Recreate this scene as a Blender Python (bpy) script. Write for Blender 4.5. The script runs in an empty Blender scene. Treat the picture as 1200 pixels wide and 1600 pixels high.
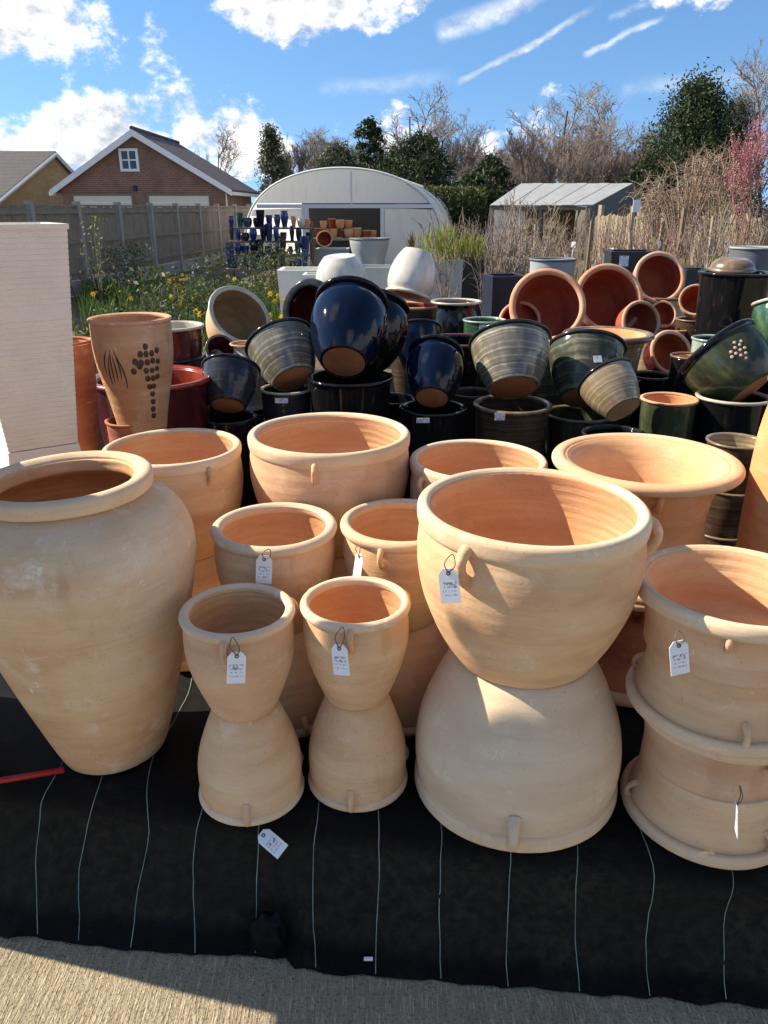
import bpy, bmesh, math, random
from mathutils import Vector, Matrix, Quaternion, noise as mnoise
R = math.radians
SC = bpy.context.scene
COL = SC.collection

# ------------------------------------------------------------------ camera
CAM_H = 1.6
PITCH = math.atan(475 / 1200)
SP, CP = math.sin(PITCH), math.cos(PITCH)
cam = bpy.data.cameras.new('camera')
cam.sensor_fit = 'VERTICAL'; cam.sensor_height = 36; cam.sensor_width = 27; cam.lens = 27
cam.clip_start = 0.05; cam.clip_end = 2000
camo = bpy.data.objects.new('camera', cam); COL.objects.link(camo)
camo.location = (0, 0, CAM_H); camo.rotation_euler = (math.pi / 2 - PITCH, 0, 0)
SC.camera = camo

# ------------------------------------------------------------------ light
SUN_EL, SUN_AZ = R(38), R(12)                # azimuth: degrees behind the picture plane, on the left
SUN_DIR = Vector((-math.cos(SUN_AZ) * math.cos(SUN_EL), math.sin(SUN_AZ) * math.cos(SUN_EL), math.sin(SUN_EL)))
sun = bpy.data.lights.new('sun', 'SUN'); sun.energy = 5.0; sun.angle = R(0.53); sun.color = (1.0, 0.89, 0.72)
suno = bpy.data.objects.new('sun', sun); COL.objects.link(suno)
suno.rotation_euler = (-SUN_DIR).to_track_quat('-Z', 'Y').to_euler()
SC.view_settings.view_transform = 'Standard'; SC.view_settings.look = 'None'
SC.view_settings.exposure = 0.92; SC.view_settings.gamma = 1.0
SC.view_settings.use_curve_mapping = False
SC.cycles.use_denoising = True
SC.cycles.max_bounces = 8; SC.cycles.diffuse_bounces = 4
SC.cycles.use_adaptive_sampling = True; SC.cycles.adaptive_threshold = 0.025; SC.cycles.glossy_bounces = 4
SC.cycles.transparent_max_bounces = 8
SC.cycles.sample_clamp_indirect = 6

# ------------------------------------------------------------------ node helpers
class NT:
    def __init__(s, tree): s.t = tree
    def n(s, typ, **kw):
        o = s.t.nodes.new(typ)
        for k, v in kw.items(): setattr(o, k, v)
        return o
    def link(s, a, b): s.t.links.new(a, b)
    def put(s, sock, v):
        if isinstance(v, bpy.types.NodeSocket): s.link(v, sock)
        elif v is not None:
            if hasattr(sock.default_value, '__len__') and not hasattr(v, '__len__'): v = (v, v, v)
            if sock.type == 'RGBA' and len(v) == 3: v = (*v, 1)
            sock.default_value = v
    def m(s, op, a, b=None, c=None, clamp=False):
        o = s.n('ShaderNodeMath', operation=op, use_clamp=clamp)
        s.put(o.inputs[0], a)
        if b is not None: s.put(o.inputs[1], b)
        if c is not None: s.put(o.inputs[2], c)
        return o.outputs[0]
    def vm(s, op, a, b=None):
        o = s.n('ShaderNodeVectorMath', operation=op); s.put(o.inputs[0], a)
        if b is not None: s.put(o.inputs[1], b)
        return o.outputs[0]
    def noise(s, co, scale, detail=4, rough=0.55, w=None, dist=0.0):
        o = s.n('ShaderNodeTexNoise')
        if w is not None: co = s.vm('ADD', co, w)
        if co is not None: s.link(co, o.inputs['Vector'])
        o.inputs['Scale'].default_value = scale; o.inputs['Detail'].default_value = detail
        o.inputs['Roughness'].default_value = rough; o.inputs['Distortion'].default_value = dist
        return o.outputs['Fac']
    def ramp(s, f, stops, interp='LINEAR'):
        o = s.n('ShaderNodeValToRGB'); o.color_ramp.interpolation = interp
        e = o.color_ramp.elements
        while len(e) < len(stops): e.new(0.5)
        for i, (p, c) in enumerate(stops):
            e[i].position = p
            if not hasattr(c, '__len__'): c = (c, c, c)
            e[i].color = (*c, 1)
        s.put(o.inputs[0], f); return o.outputs[0]
    def mix(s, f, a, b, mode='MIX'):
        o = s.n('ShaderNodeMix', data_type='RGBA', blend_type=mode)
        s.put(o.inputs[0], f); s.put(o.inputs[6], a); s.put(o.inputs[7], b); return o.outputs[2]
    def smooth(s, f, a, b, lo=0.0, hi=1.0):
        o = s.n('ShaderNodeMapRange', interpolation_type='SMOOTHSTEP')
        s.put(o.inputs[0], f); s.put(o.inputs[1], a); s.put(o.inputs[2], b); s.put(o.inputs[3], lo); s.put(o.inputs[4], hi)
        return o.outputs[0]
    def scale(s, co, v):
        return s.vm('MULTIPLY', co, v)
    def bump(s, h, strength=0.3, dist=0.01, base=None):
        o = s.n('ShaderNodeBump'); s.put(o.inputs['Strength'], strength); o.inputs['Distance'].default_value = dist
        s.link(h, o.inputs['Height'])
        if base is not None: s.link(base, o.inputs['Normal'])
        return o.outputs[0]

# ------------------------------------------------------------------ world: Nishita sky with cumulus by direction
W = bpy.data.worlds.new('World'); SC.world = W; W.use_nodes = True
W.cycles.sampling_method = 'MANUAL'; W.cycles.sample_map_resolution = 256
wt = W.node_tree; wt.nodes.clear(); N = NT(wt)
sky = N.n('ShaderNodeTexSky', sky_type='NISHITA')
sky.sun_disc = False; sky.sun_elevation = SUN_EL
sky.sun_rotation = math.atan2(SUN_DIR.x, SUN_DIR.y)
sky.air_density = 1.0; sky.dust_density = 0.15; sky.ozone_density = 2.5; sky.altitude = 0
hs = N.n('ShaderNodeHueSaturation'); hs.inputs['Saturation'].default_value = 1.18
hs.inputs['Value'].default_value = 1.22
N.link(sky.outputs[0], hs.inputs['Color'])
tc = N.n('ShaderNodeTexCoord'); sep = N.n('ShaderNodeSeparateXYZ'); N.link(tc.outputs['Generated'], sep.inputs[0])
hx, hy, hz = sep.outputs
lift = N.n('ShaderNodeCombineXYZ'); N.link(hx, lift.inputs[0]); N.link(hy, lift.inputs[1])      # clear spring air: little horizon haze
N.link(N.m('ADD', N.m('MULTIPLY', N.m('MAXIMUM', hz, 0.0), 0.9), 0.16), lift.inputs[2])
N.link(N.vm('NORMALIZE', lift.outputs[0]), sky.inputs[0])
hlen = N.m('SQRT', N.m('ADD', N.m('MULTIPLY', hx, hx), N.m('MULTIPLY', hy, hy)))
az = N.m('ARCTAN2', hx, hy)
el = N.m('ARCTAN2', hz, hlen)
comb = N.n('ShaderNodeCombineXYZ'); N.link(az, comb.inputs[0]); N.link(N.m('MULTIPLY', el, 1.35), comb.inputs[1])
cc = comb.outputs[0]
comb2 = N.n('ShaderNodeCombineXYZ'); N.link(az, comb2.inputs[0]); N.link(el, comb2.inputs[1]); ce = comb2.outputs[0]
n1 = N.noise(cc, 9.5, 7, 0.64)
n2 = N.noise(N.vm('ADD', cc, (-0.010, 0.014, 0.0)), 9.5, 5, 0.64)
big = N.noise(tc.outputs['Generated'], 1.7, 4, 0.5)
# cumulus heaps: azimuth, elevation, half widths (radians), weight
heaps = [(-0.41, 0.185, 0.10, 0.050, 0.55), (-0.455, 0.155, 0.06, 0.030, 0.40), (-0.075, 0.215, 0.115, 0.042, 0.50),
         (-0.30, 0.070, 0.15, 0.040, 0.48), (-0.46, 0.055, 0.12, 0.045, 0.42), (-0.155, 0.075, 0.045, 0.050, 0.42), (0.00, 0.075, 0.06, 0.035, 0.34),
         (0.36, 0.225, 0.13, 0.030, 0.46), (0.155, 0.065, 0.06, 0.050, 0.36), (-0.25, 0.18, 0.025, 0.040, 0.22), (0.06, 0.225, 0.05, 0.02, 0.25), (0.14, 0.045, 0.3, 0.02, 0.2)]
acc = None
for a, e, sa, se, wgt in heaps:
    ma = N.n('ShaderNodeVectorMath', operation='MULTIPLY_ADD'); N.link(ce, ma.inputs[0])
    ma.inputs[1].default_value = (1 / sa, 1 / se, 0); ma.inputs[2].default_value = (-a / sa, -e / se, 0)
    dt = N.n('ShaderNodeVectorMath', operation='LENGTH'); N.link(ma.outputs[0], dt.inputs[0])
    g = N.smooth(dt.outputs['Value'], 2.1, 0.0, 0.0, wgt)
    acc = g if acc is None else N.m('MAXIMUM', acc, g)
# the same kind of cloud over the rest of the sky, away from the part described above
far_az = N.smooth(N.m('ABSOLUTE', az), 0.52, 0.75)
far_el = N.smooth(el, 0.26, 0.36)
far = N.m('MAXIMUM', far_az, far_el)
dens = N.m('ADD', N.m('MULTIPLY', N.m('SUBTRACT', n1, 0.5), 1.35), acc)
mask = N.m('MULTIPLY', N.smooth(dens, 0.22, 0.40), N.m('SUBTRACT', 1.0, far))
mask = N.m('MAXIMUM', mask, N.m('MULTIPLY', far, N.smooth(big, 0.54, 0.64)))
core = N.smooth(dens, 0.30, 0.75)
# contrails and thin streaks
def streak(a0, e0, a1, e1, wid, amt, soft):
    L = math.hypot(a1 - a0, e1 - e0); ux, uy = (a1 - a0) / L, (e1 - e0) / L
    da = N.m('SUBTRACT', az, a0); de = N.m('SUBTRACT', el, e0)
    t = N.m('DIVIDE', N.m('ADD', N.m('MULTIPLY', da, ux), N.m('MULTIPLY', de, uy)), L)
    p = N.m('ABSOLUTE', N.m('ADD', N.m('ADD', N.m('MULTIPLY', da, -uy), N.m('MULTIPLY', de, ux)), N.m('MULTIPLY', N.m('SUBTRACT', n1, 0.5), 0.030)))
    f = N.m('MULTIPLY', N.smooth(p, wid, 0.0), N.m('MULTIPLY', N.smooth(t, 0.0, 0.08), N.smooth(t, 1.0, 0.7)))
    return N.m('MULTIPLY', f, N.m('MULTIPLY', N.smooth(n1, 0.25, 0.6, 1.0 - soft, 1.0), amt))
trails = None
for args in [(0.080, 0.128, 0.245, 0.205, 0.0055, 0.62, 0.6), (0.055, 0.178, 0.20, 0.225, 0.015, 0.6, 0.9), (0.22, 0.155, 0.31, 0.190, 0.0045, 0.5, 0.7),
             (0.245, 0.185, 0.29, 0.202, 0.006, 0.3, 0.9), (-0.08, 0.125, 0.09, 0.140, 0.012, 0.2, 0.9), (0.26, 0.12, 0.50, 0.135, 0.014, 0.25, 0.9)]:
    s = streak(*args); trails = s if trails is None else N.m('MAXIMUM', trails, s)
shade = N.m('ADD', 0.66, N.m('MULTIPLY', N.m('SUBTRACT', n1, n2), 5.0), clamp=True)
shade = N.m('SUBTRACT', shade, N.m('MULTIPLY', core, 0.22))
ccol = N.mix(shade, (3.6, 3.8, 4.3), (9.6, 9.4, 9.1))
skyc = N.mix(N.m('MAXIMUM', N.m('MULTIPLY', mask, 0.96), trails), hs.outputs[0], ccol)
bg = N.n('ShaderNodeBackground'); N.link(skyc, bg.inputs[0]); bg.inputs[1].default_value = 0.084
wo = N.n('ShaderNodeOutputWorld'); N.link(bg.outputs[0], wo.inputs[0])

# ------------------------------------------------------------------ geometry helpers
def PY(x, y, Y):
    """point of the place seen at photo position (x, y) at distance Y from the camera's upright plane"""
    v = (y - 800) / 1200; d = Y / (CP - v * SP)
    return Vector(((x - 600) / 1200 * d, Y, CAM_H - d * (SP + v * CP)))
def PXM(y, Y):                               # metres per photo pixel there
    v = (y - 800) / 1200; return Y / (CP - v * SP) / 1200
def HX(x, Y): return (x - 600) / 1290.6 * Y  # sideways position of a far thing near the horizon
def HZ(y, Y): return PY(600, y, Y).z

class MB:
    """collects simple shapes into one mesh"""
    def __init__(s): s.v = []; s.f = []; s.mi = []
    def add(s, vs, fs, mi=0):
        b = len(s.v); s.v += [tuple(p) for p in vs]; s.f += [tuple(b + i for i in f) for f in fs]; s.mi += [mi] * len(fs)
    def box(s, lo, hi, mi=0, M=None):
        x0, y0, z0 = lo; x1, y1, z1 = hi
        vs = [Vector(p) for p in ((x0, y0, z0), (x1, y0, z0), (x1, y1, z0), (x0, y1, z0), (x0, y0, z1), (x1, y0, z1), (x1, y1, z1), (x0, y1, z1))]
        if M: vs = [M @ p for p in vs]
        s.add(vs, [(0, 3, 2, 1), (4, 5, 6, 7), (0, 1, 5, 4), (1, 2, 6, 5), (2, 3, 7, 6), (3, 0, 4, 7)], mi)
    def tube(s, pts, rad, k=6, mi=0, cap=True, flat=1.0):
        pts = [Vector(p) for p in pts]; n = len(pts)
        if not hasattr(rad, '__len__'): rad = [rad] * n
        b = len(s.v); prev = None; vs = []
        for i, p in enumerate(pts):
            t = (pts[min(i + 1, n - 1)] - pts[max(i - 1, 0)]).normalized()
            if prev is None:
                a = Vector((0, 0, 1)) if abs(t.z) < 0.9 else Vector((0, 1, 0)); x = t.cross(a).normalized()
            else: x = (prev - t * prev.dot(t)).normalized()
            prev = x; y = t.cross(x)
            for j in range(k):
                an = 2 * math.pi * j / k; vs.append(p + (x * math.cos(an) + y * math.sin(an) * flat) * rad[i])
        fs = [(i * k + j, i * k + (j + 1) % k, (i + 1) * k + (j + 1) % k, (i + 1) * k + j) for i in range(n - 1) for j in range(k)]
        if cap: fs += [tuple(range(k - 1, -1, -1)), tuple((n - 1) * k + j for j in range(k))]
        s.add(vs, fs, mi)
    def prism(s, poly, y0, y1, mi=0):
        """outline in x-z pushed through y"""
        n = len(poly); vs = [(x, y0, z) for x, z in poly] + [(x, y1, z) for x, z in poly]
        s.add(vs, [tuple(range(n)), tuple(range(2 * n - 1, n - 1, -1))] + [(i, i + n, (i + 1) % n + n, (i + 1) % n) for i in range(n)], mi)
    def mesh(s, name, smooth=False):
        m = bpy.data.meshes.new(name); m.from_pydata(s.v, [], s.f)
        if any(s.mi): m.polygons.foreach_set('material_index', s.mi)
        m.update()
        bm = bmesh.new(); bm.from_mesh(m); bmesh.ops.recalc_face_normals(bm, faces=bm.faces); bm.to_mesh(m); bm.free()
        if smooth: m.polygons.foreach_set('use_smooth', [True] * len(m.polygons))
        return m
def link(name, data, parent=None, mats=None, loc=None, rot=None):
    o = bpy.data.objects.new(name, data); COL.objects.link(o)
    if parent is not None: o.parent = parent
    if data is not None and mats is not None:
        mats = mats if isinstance(mats, (list, tuple)) else [mats]
        if len(data.materials) == 0:
            for m in mats: data.materials.append(m)
        elif data.materials[0] != mats[0]:
            o.material_slots[0].link = 'OBJECT'; o.material_slots[0].material = mats[0]
    if loc is not None: o.location = loc
    if rot is not None: o.rotation_euler = rot
    return o
def tag(o, label, cat, group=None):
    o['label'] = label; o['category'] = cat
    if group: o['group'] = group
    return o
def struct(o): o['kind'] = 'structure'; return o
def thing(name, label, cat, loc=(0, 0, 0), rot=None, group=None):
    o = link(name, None, loc=loc, rot=rot); o.empty_display_size = 0.1
    return tag(o, label, cat, group)
def catmull(pts, sub=4):
    out = []
    n = len(pts)
    for i in range(n - 1):
        p0 = pts[max(i - 1, 0)]; p1 = pts[i]; p2 = pts[i + 1]; p3 = pts[min(i + 2, n - 1)]
        for k in range(sub):
            t = k / sub
            out.append(tuple(0.5 * (2 * p1[j] + (p2[j] - p0[j]) * t + (2 * p0[j] - 5 * p1[j] + 4 * p2[j] - p3[j]) * t * t + (3 * p1[j] - p0[j] - 3 * p2[j] + p3[j]) * t ** 3) for j in range(len(p1))))
    out.append(tuple(pts[-1])); return out
def lathe(prof, seg=56, closed=False, wob=0.0, seed=0, smooth=True, name='lathe'):
    vs = []; fs = []; n = len(prof); idx = []
    for (r, z) in prof:
        if r < 1e-6: idx.append([len(vs)] * seg); vs.append((0, 0, z)); continue
        ring = []
        for j in range(seg):
            a = 2 * math.pi * j / seg
            rr = r * (1 + wob * (0.6 * math.sin(2 * a + seed) + 0.4 * math.sin(3 * a + seed * 2.1 + z * 4) + 0.5 * mnoise.noise((math.cos(a) * 1.5, math.sin(a) * 1.5, z * 9 + seed)) + 0.22 * mnoise.noise((math.cos(a) * 6, math.sin(a) * 6, z * 26 + seed))))
            ring.append(len(vs)); vs.append((rr * math.cos(a), rr * math.sin(a), z + wob * r * 0.35 * math.sin(a * 2 + seed * 1.7)))
        idx.append(ring)
    for i in range(n if closed else n - 1):
        A, B = idx[i], idx[(i + 1) % n]
        for j in range(seg):
            k = (j + 1) % seg
            f = [A[j], A[k], B[k], B[j]]
            f = [x for q, x in enumerate(f) if x not in f[:q]]
            if len(f) >= 3: fs.append(tuple(f))
    m = bpy.data.meshes.new(name); m.from_pydata(vs, [], fs); m.update()
    bm = bmesh.new(); bm.from_mesh(m); bmesh.ops.recalc_face_normals(bm, faces=bm.faces); bm.to_mesh(m); bm.free()
    if smooth: m.polygons.foreach_set('use_smooth', [True] * len(m.polygons))
    return m

# ------------------------------------------------------------------ materials
def new_mat(name):
    m = bpy.data.materials.new(name); m.use_nodes = True
    return m, NT(m.node_tree), m.node_tree.nodes['Principled BSDF']
def coords(N, kind='Object'): return N.n('ShaderNodeTexCoord').outputs[kind]
def rnd(N): return N.n('ShaderNodeObjectInfo').outputs['Random']
def plain(name, col, rough=0.7, var=0.12, scale=9.0, bump=0.0, metal=0.0, bscale=60):
    m, N, b = new_mat(name); co = coords(N)
    f = N.noise(co, scale, 5, 0.6, w=N.m('MULTIPLY', rnd(N), 30.0))
    c = N.mix(f, tuple(x * (1 - var * 1.6) for x in col), tuple(min(1, x * (1 + var * 1.6)) for x in col))
    N.link(c, b.inputs['Base Color']); b.inputs['Roughness'].default_value = rough; b.inputs['Metallic'].default_value = metal
    if bump: N.link(N.bump(N.noise(co, bscale, 4), bump, 0.01), b.inputs['Normal'])
    return m
def clay(name, ca, cb, cc_, ring=95.0, bump=0.35, bloom=0.35, rough=0.86):
    """buff terracotta: thrown rings, blotchy colour, pale salt bloom, scuffs"""
    m, N, b = new_mat(name); co = coords(N); w = N.m('MULTIPLY', rnd(N), 40.0)
    sepn = N.n('ShaderNodeSeparateXYZ'); N.link(co, sepn.inputs[0]); z = sepn.outputs[2]
    flat = N.scale(co, (1, 1, 3.2))
    f1 = N.noise(flat, 4.2, 4, 0.55, w=w)
    f2 = N.noise(N.scale(co, (1, 1, 7.0)), 5.0, 5, 0.6, w=N.m('ADD', w, 7.0))
    c = N.ramp(f1, [(0.30, ca), (0.52, cb), (0.72, cc_)])
    c = N.mix(N.smooth(f2, 0.5, 0.75, 0.0, 0.45), c, cc_)
    f3 = N.noise(co, 9.0, 5, 0.7, w=N.m('ADD', w, 3.0))
    c = N.mix(N.smooth(f3, 0.53, 0.74, 0.0, bloom), c, (0.80, 0.69, 0.54))
    f9 = N.noise(co, 2.4, 3, 0.6, w=N.m('ADD', w, 17.0))
    c = N.mix(N.smooth(f9, 0.50, 0.72, 0.0, bloom * 0.7), c, (0.74, 0.62, 0.48))
    c = N.mix(N.smooth(f9, 0.46, 0.30, 0.0, 0.35), c, tuple(x * y for x, y in zip(ca, (0.98, 0.86, 0.78))))
    tilt = N.vm('MULTIPLY', N.vm('ADD', co, (0, 0, 0)), (3.0, 3.0, 14.0))
    f4 = N.noise(tilt, 2.6, 4, 0.75, w=N.m('ADD', w, 11.0), dist=1.2)
    c = N.mix(N.smooth(f4, 0.63, 0.74, 0.0, 0.30), c, (0.85, 0.72, 0.5))
    f5 = N.noise(co, 160.0, 2, 0.5)
    c = N.mix(N.smooth(f5, 0.64, 0.76, 0.0, 0.45), c, tuple(x * 0.55 for x in ca))
    f6 = N.noise(N.scale(co, (2.0, 2.0, 70.0)), 2.2, 3, 0.6, w=w)                 # fine turning lines
    c = N.mix(N.smooth(f6, 0.5, 0.72, 0.0, 0.22), c, tuple(x * 0.72 for x in cb))
    f7 = N.noise(co, 26.0, 5, 0.75, w=N.m('ADD', w, 21.0))                        # crisp salt crust and flakes
    c = N.mix(N.m('MULTIPLY', N.smooth(f7, 0.60, 0.66, 0.0, bloom * 0.9), N.smooth(f3, 0.46, 0.62)), c, (0.86, 0.78, 0.64))
    f8 = N.noise(N.scale(co, (1, 1, 0.16)), 13.0, 4, 0.6, w=N.m('ADD', w, 31.0))  # water stains run down
    c = N.mix(N.smooth(f8, 0.60, 0.74, 0.0, 0.30), c, tuple(x * 0.70 for x in ca))
    N.link(c, b.inputs['Base Color']); b.inputs['Roughness'].default_value = rough
    b.inputs['Specular IOR Level'].default_value = 0.22
    rn = N.noise(co, 3.5, 3, 0.5, w=w)
    wv = N.m('SINE', N.m('ADD', N.m('MULTIPLY', z, ring * 2.2), N.m('MULTIPLY', rn, 16.0)))
    ripple = N.m('MULTIPLY', wv, N.smooth(f1, 0.35, 0.65, 0.25, 1.0))
    hgt = N.m('ADD', N.m('ADD', N.m('MULTIPLY', ripple, 0.30), N.m('MULTIPLY', f6, 0.5)), N.m('ADD', N.m('MULTIPLY', f3, 0.8), N.m('ADD', N.m('MULTIPLY', f5, 0.22), N.m('MULTIPLY', f7, 0.35))))
    N.link(N.bump(hgt, bump, 0.004), b.inputs['Normal'])
    return m
def glaze(name, dark, mid, light, amount=0.5, streak=1.0, rough=0.1, bands=0.0, spots=None, bmp=0.22):
    m, N, b = new_mat(name); co = coords(N); w = N.m('MULTIPLY', rnd(N), 40.0)
    sepn = N.n('ShaderNodeSeparateXYZ'); N.link(co, sepn.inputs[0]); z = sepn.outputs[2]
    f1 = N.noise(N.scale(co, (1, 1, 0.35 / streak)), 11.0, 5, 0.62, w=w)
    if bands:
        wob = N.noise(co, 6.0, 3, 0.6, w=w)
        bz = N.n('ShaderNodeCombineXYZ'); N.link(N.m('ADD', N.m('MULTIPLY', z, bands * 0.55), N.m('MULTIPLY', wob, 2.2)), bz.inputs[0])
        bw = N.noise(bz.outputs[0], 1.0, 3, 0.6)
        f1 = N.m('ADD', N.m('MULTIPLY', f1, 0.45), N.m('MULTIPLY', bw, 0.75))
        f1 = N.m('SUBTRACT', f1, 0.08)
    c = N.ramp(f1, [(0.25, dark), (0.52, mid), (max(0.6, 0.98 - 0.35 * amount), light)])
    if spots:
        f3 = N.noise(co, 70.0, 3, 0.6, w=w); c = N.mix(N.smooth(f3, 0.6, 0.7, 0, 0.6), c, spots)
    N.link(c, b.inputs['Base Color']); b.inputs['Roughness'].default_value = rough
    b.inputs['Coat Weight'].default_value = 0.0 if max(mid) < 0.07 else 0.25; b.inputs['Coat Roughness'].default_value = 0.05
    b.inputs['Specular IOR Level'].default_value = 0.32 if max(mid) < 0.07 else 0.5
    h = N.m('ADD', N.noise(N.scale(co, (1, 1, 2.5)), 14.0, 3, 0.5, w=w), N.m('MULTIPLY', N.m('SINE', N.m('MULTIPLY', z, 190.0)), 0.12 if bands else 0.03))
    N.link(N.bump(h, bmp, 0.006), b.inputs['Normal'])
    return m

M = {}
M['buff'] = clay('clay_buff', (0.55, 0.312, 0.162), (0.665, 0.428, 0.236), (0.725, 0.515, 0.295))
M['buff_pale'] = clay('clay_pale', (0.57, 0.42, 0.275), (0.65, 0.50, 0.335), (0.69, 0.545, 0.365), bloom=0.55)
M['buff_pink'] = clay('clay_pink', (0.56, 0.32, 0.18), (0.64, 0.40, 0.238), (0.695, 0.47, 0.29))
M['buff_rim'] = clay('clay_rim', (0.59, 0.40, 0.24), (0.68, 0.49, 0.31), (0.74, 0.57, 0.385), bloom=0.6, bump=0.3)
M['inside'] = clay('clay_inside', (0.56, 0.285, 0.135), (0.64, 0.36, 0.18), (0.69, 0.435, 0.235), bloom=0.12, ring=130.0, bump=0.5)
M['salmon'] = clay('clay_salmon', (0.61, 0.34, 0.17), (0.67, 0.405, 0.215), (0.71, 0.47, 0.265), bloom=0.3)
M['buff_jar'] = clay('clay_jar', (0.56, 0.33, 0.172), (0.66, 0.445, 0.25), (0.70, 0.515, 0.31), bloom=0.65)
M['grape_clay'] = clay('clay_grape', (0.40, 0.20, 0.10), (0.47, 0.26, 0.14), (0.54, 0.33, 0.19), bloom=0.3)
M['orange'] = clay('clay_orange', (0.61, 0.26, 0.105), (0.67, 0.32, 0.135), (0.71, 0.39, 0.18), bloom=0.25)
M['orange_rim'] = clay('clay_orange_rim', (0.62, 0.34, 0.17), (0.70, 0.42, 0.23), (0.75, 0.51, 0.31), bloom=0.4)
M['red_in'] = clay('clay_red', (0.28, 0.045, 0.022), (0.36, 0.065, 0.03), (0.42, 0.10, 0.045), bloom=0.06)
M['red_rim'] = clay('clay_red_rim', (0.52, 0.22, 0.11), (0.60, 0.30, 0.17), (0.68, 0.42, 0.27), bloom=0.5)
M['foot'] = clay('clay_foot', (0.34, 0.12, 0.05), (0.42, 0.165, 0.07), (0.5, 0.24, 0.12), bloom=0.1)
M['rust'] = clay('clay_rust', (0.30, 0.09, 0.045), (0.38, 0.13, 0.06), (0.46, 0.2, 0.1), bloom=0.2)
M['navy'] = glaze('glaze_navy', (0.003, 0.004, 0.010), (0.004, 0.007, 0.020), (0.007, 0.013, 0.036), 0.1, rough=0.05, bmp=0.04)
M['blackg'] = glaze('glaze_black', (0.004, 0.004, 0.005), (0.008, 0.008, 0.009), (0.014, 0.013, 0.011), 0.2, rough=0.08, bmp=0.06)
M['slate'] = glaze('glaze_slate', (0.014, 0.015, 0.019), (0.026, 0.028, 0.036), (0.075, 0.07, 0.062), 0.45, rough=0.14, bands=110)
M['stripe'] = glaze('glaze_striped', (0.03, 0.026, 0.02), (0.17, 0.15, 0.11), (0.62, 0.57, 0.43), 0.75, rough=0.16, bands=150)
M['stripe_tan'] = glaze('glaze_striped_tan', (0.06, 0.042, 0.022), (0.26, 0.19, 0.11), (0.56, 0.47, 0.31), 0.75, rough=0.22, bands=190)
M['sage'] = glaze('glaze_sage', (0.016, 0.018, 0.013), (0.06, 0.062, 0.042), (0.30, 0.29, 0.20), 0.6, rough=0.13, bands=60)
M['moss'] = glaze('glaze_moss', (0.012, 0.013, 0.012), (0.045, 0.055, 0.028), (0.17, 0.155, 0.075), 0.55, rough=0.15, spots=(0.02, 0.02, 0.02))
M['brown'] = glaze('glaze_brown', (0.022, 0.013, 0.008), (0.065, 0.04, 0.026), (0.16, 0.11, 0.075), 0.5, rough=0.22, bands=130)
M['green'] = glaze('glaze_green', (0.012, 0.035, 0.018), (0.03, 0.085, 0.042), (0.18, 0.25, 0.14), 0.5, rough=0.12)
M['celadon'] = glaze('glaze_celadon', (0.14, 0.2, 0.165), (0.3, 0.37, 0.31), (0.5, 0.55, 0.47), 0.5, rough=0.2)
M['maroon'] = glaze('glaze_maroon', (0.035, 0.006, 0.009), (0.075, 0.012, 0.016), (0.14, 0.03, 0.03), 0.4, rough=0.18)
M['redg'] = glaze('glaze_red', (0.16, 0.025, 0.015), (0.28, 0.045, 0.022), (0.42, 0.09, 0.045), 0.4, rough=0.25)
M['creamg'] = glaze('glaze_cream', (0.42, 0.38, 0.31), (0.6, 0.56, 0.47), (0.74, 0.71, 0.62), 0.5, rough=0.25)
M['cream_rim'] = glaze('glaze_cream_rim', (0.34, 0.29, 0.2), (0.5, 0.45, 0.34), (0.66, 0.62, 0.5), 0.6, rough=0.3)
M['dark_rim'] = glaze('glaze_dark_rim', (0.01, 0.011, 0.011), (0.022, 0.022, 0.022), (0.06, 0.055, 0.045), 0.4, rough=0.12)
M['brown_rim'] = glaze('glaze_brown_rim', (0.10, 0.06, 0.035), (0.2, 0.13, 0.08), (0.42, 0.32, 0.2), 0.55, rough=0.3)
M['tan_inside'] = clay('clay_tan', (0.26, 0.15, 0.07), (0.34, 0.21, 0.105), (0.42, 0.29, 0.16), bloom=0.1)
M['blueg'] = glaze('glaze_blue', (0.008, 0.016, 0.06), (0.015, 0.035, 0.14), (0.05, 0.10, 0.28), 0.5, rough=0.1)
M['tealg'] = glaze('glaze_teal', (0.008, 0.035, 0.045), (0.015, 0.075, 0.09), (0.06, 0.2, 0.2), 0.5, rough=0.1)
M['white_stone'] = plain('white_stone', (0.74, 0.71, 0.65), 0.75, 0.06, 12, 0.2)
M['planter_cream'] = plain('planter_cream', (0.76, 0.70, 0.615), 0.8, 0.07, 10, 0.35)
M['grey_stone'] = plain('grey_stone', (0.30, 0.32, 0.31), 0.7, 0.12, 8, 0.2)
M['pale_grey'] = plain('pale_grey_stone', (0.50, 0.51, 0.48), 0.7, 0.08, 8, 0.2)
M['lead'] = plain('lead_grey', (0.115, 0.12, 0.13), 0.5, 0.15, 8, 0.15)
M['charcoal'] = plain('charcoal', (0.02, 0.021, 0.025), 0.45, 0.2, 8, 0.15)
M['navy_matt'] = plain('navy_matt', (0.012, 0.016, 0.032), 0.3, 0.2, 8, 0.15)
M['wire'] = plain('wire', (0.12, 0.09, 0.06), 0.5, 0.2)
M['red_plastic'] = plain('red_plastic', (0.36, 0.014, 0.014), 0.5, 0.15)
M['thread'] = plain('thread', (0.16, 0.20, 0.17), 0.7, 0.7, 14)
M['label_white'] = plain('label_white', (0.78, 0.78, 0.76), 0.6, 0.03)
M['upvc'] = plain('white_upvc', (0.76, 0.75, 0.72), 0.45, 0.03)
M['timber'] = plain('weathered_timber', (0.20, 0.15, 0.10), 0.85, 0.25, 14, 0.4, bscale=30)
M['pale_timber'] = plain('pale_timber', (0.33, 0.265, 0.185), 0.85, 0.25, 14, 0.4, bscale=30)
M['concrete_post'] = plain('concrete_post', (0.30, 0.29, 0.265), 0.9, 0.12, 6, 0.3)
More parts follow.
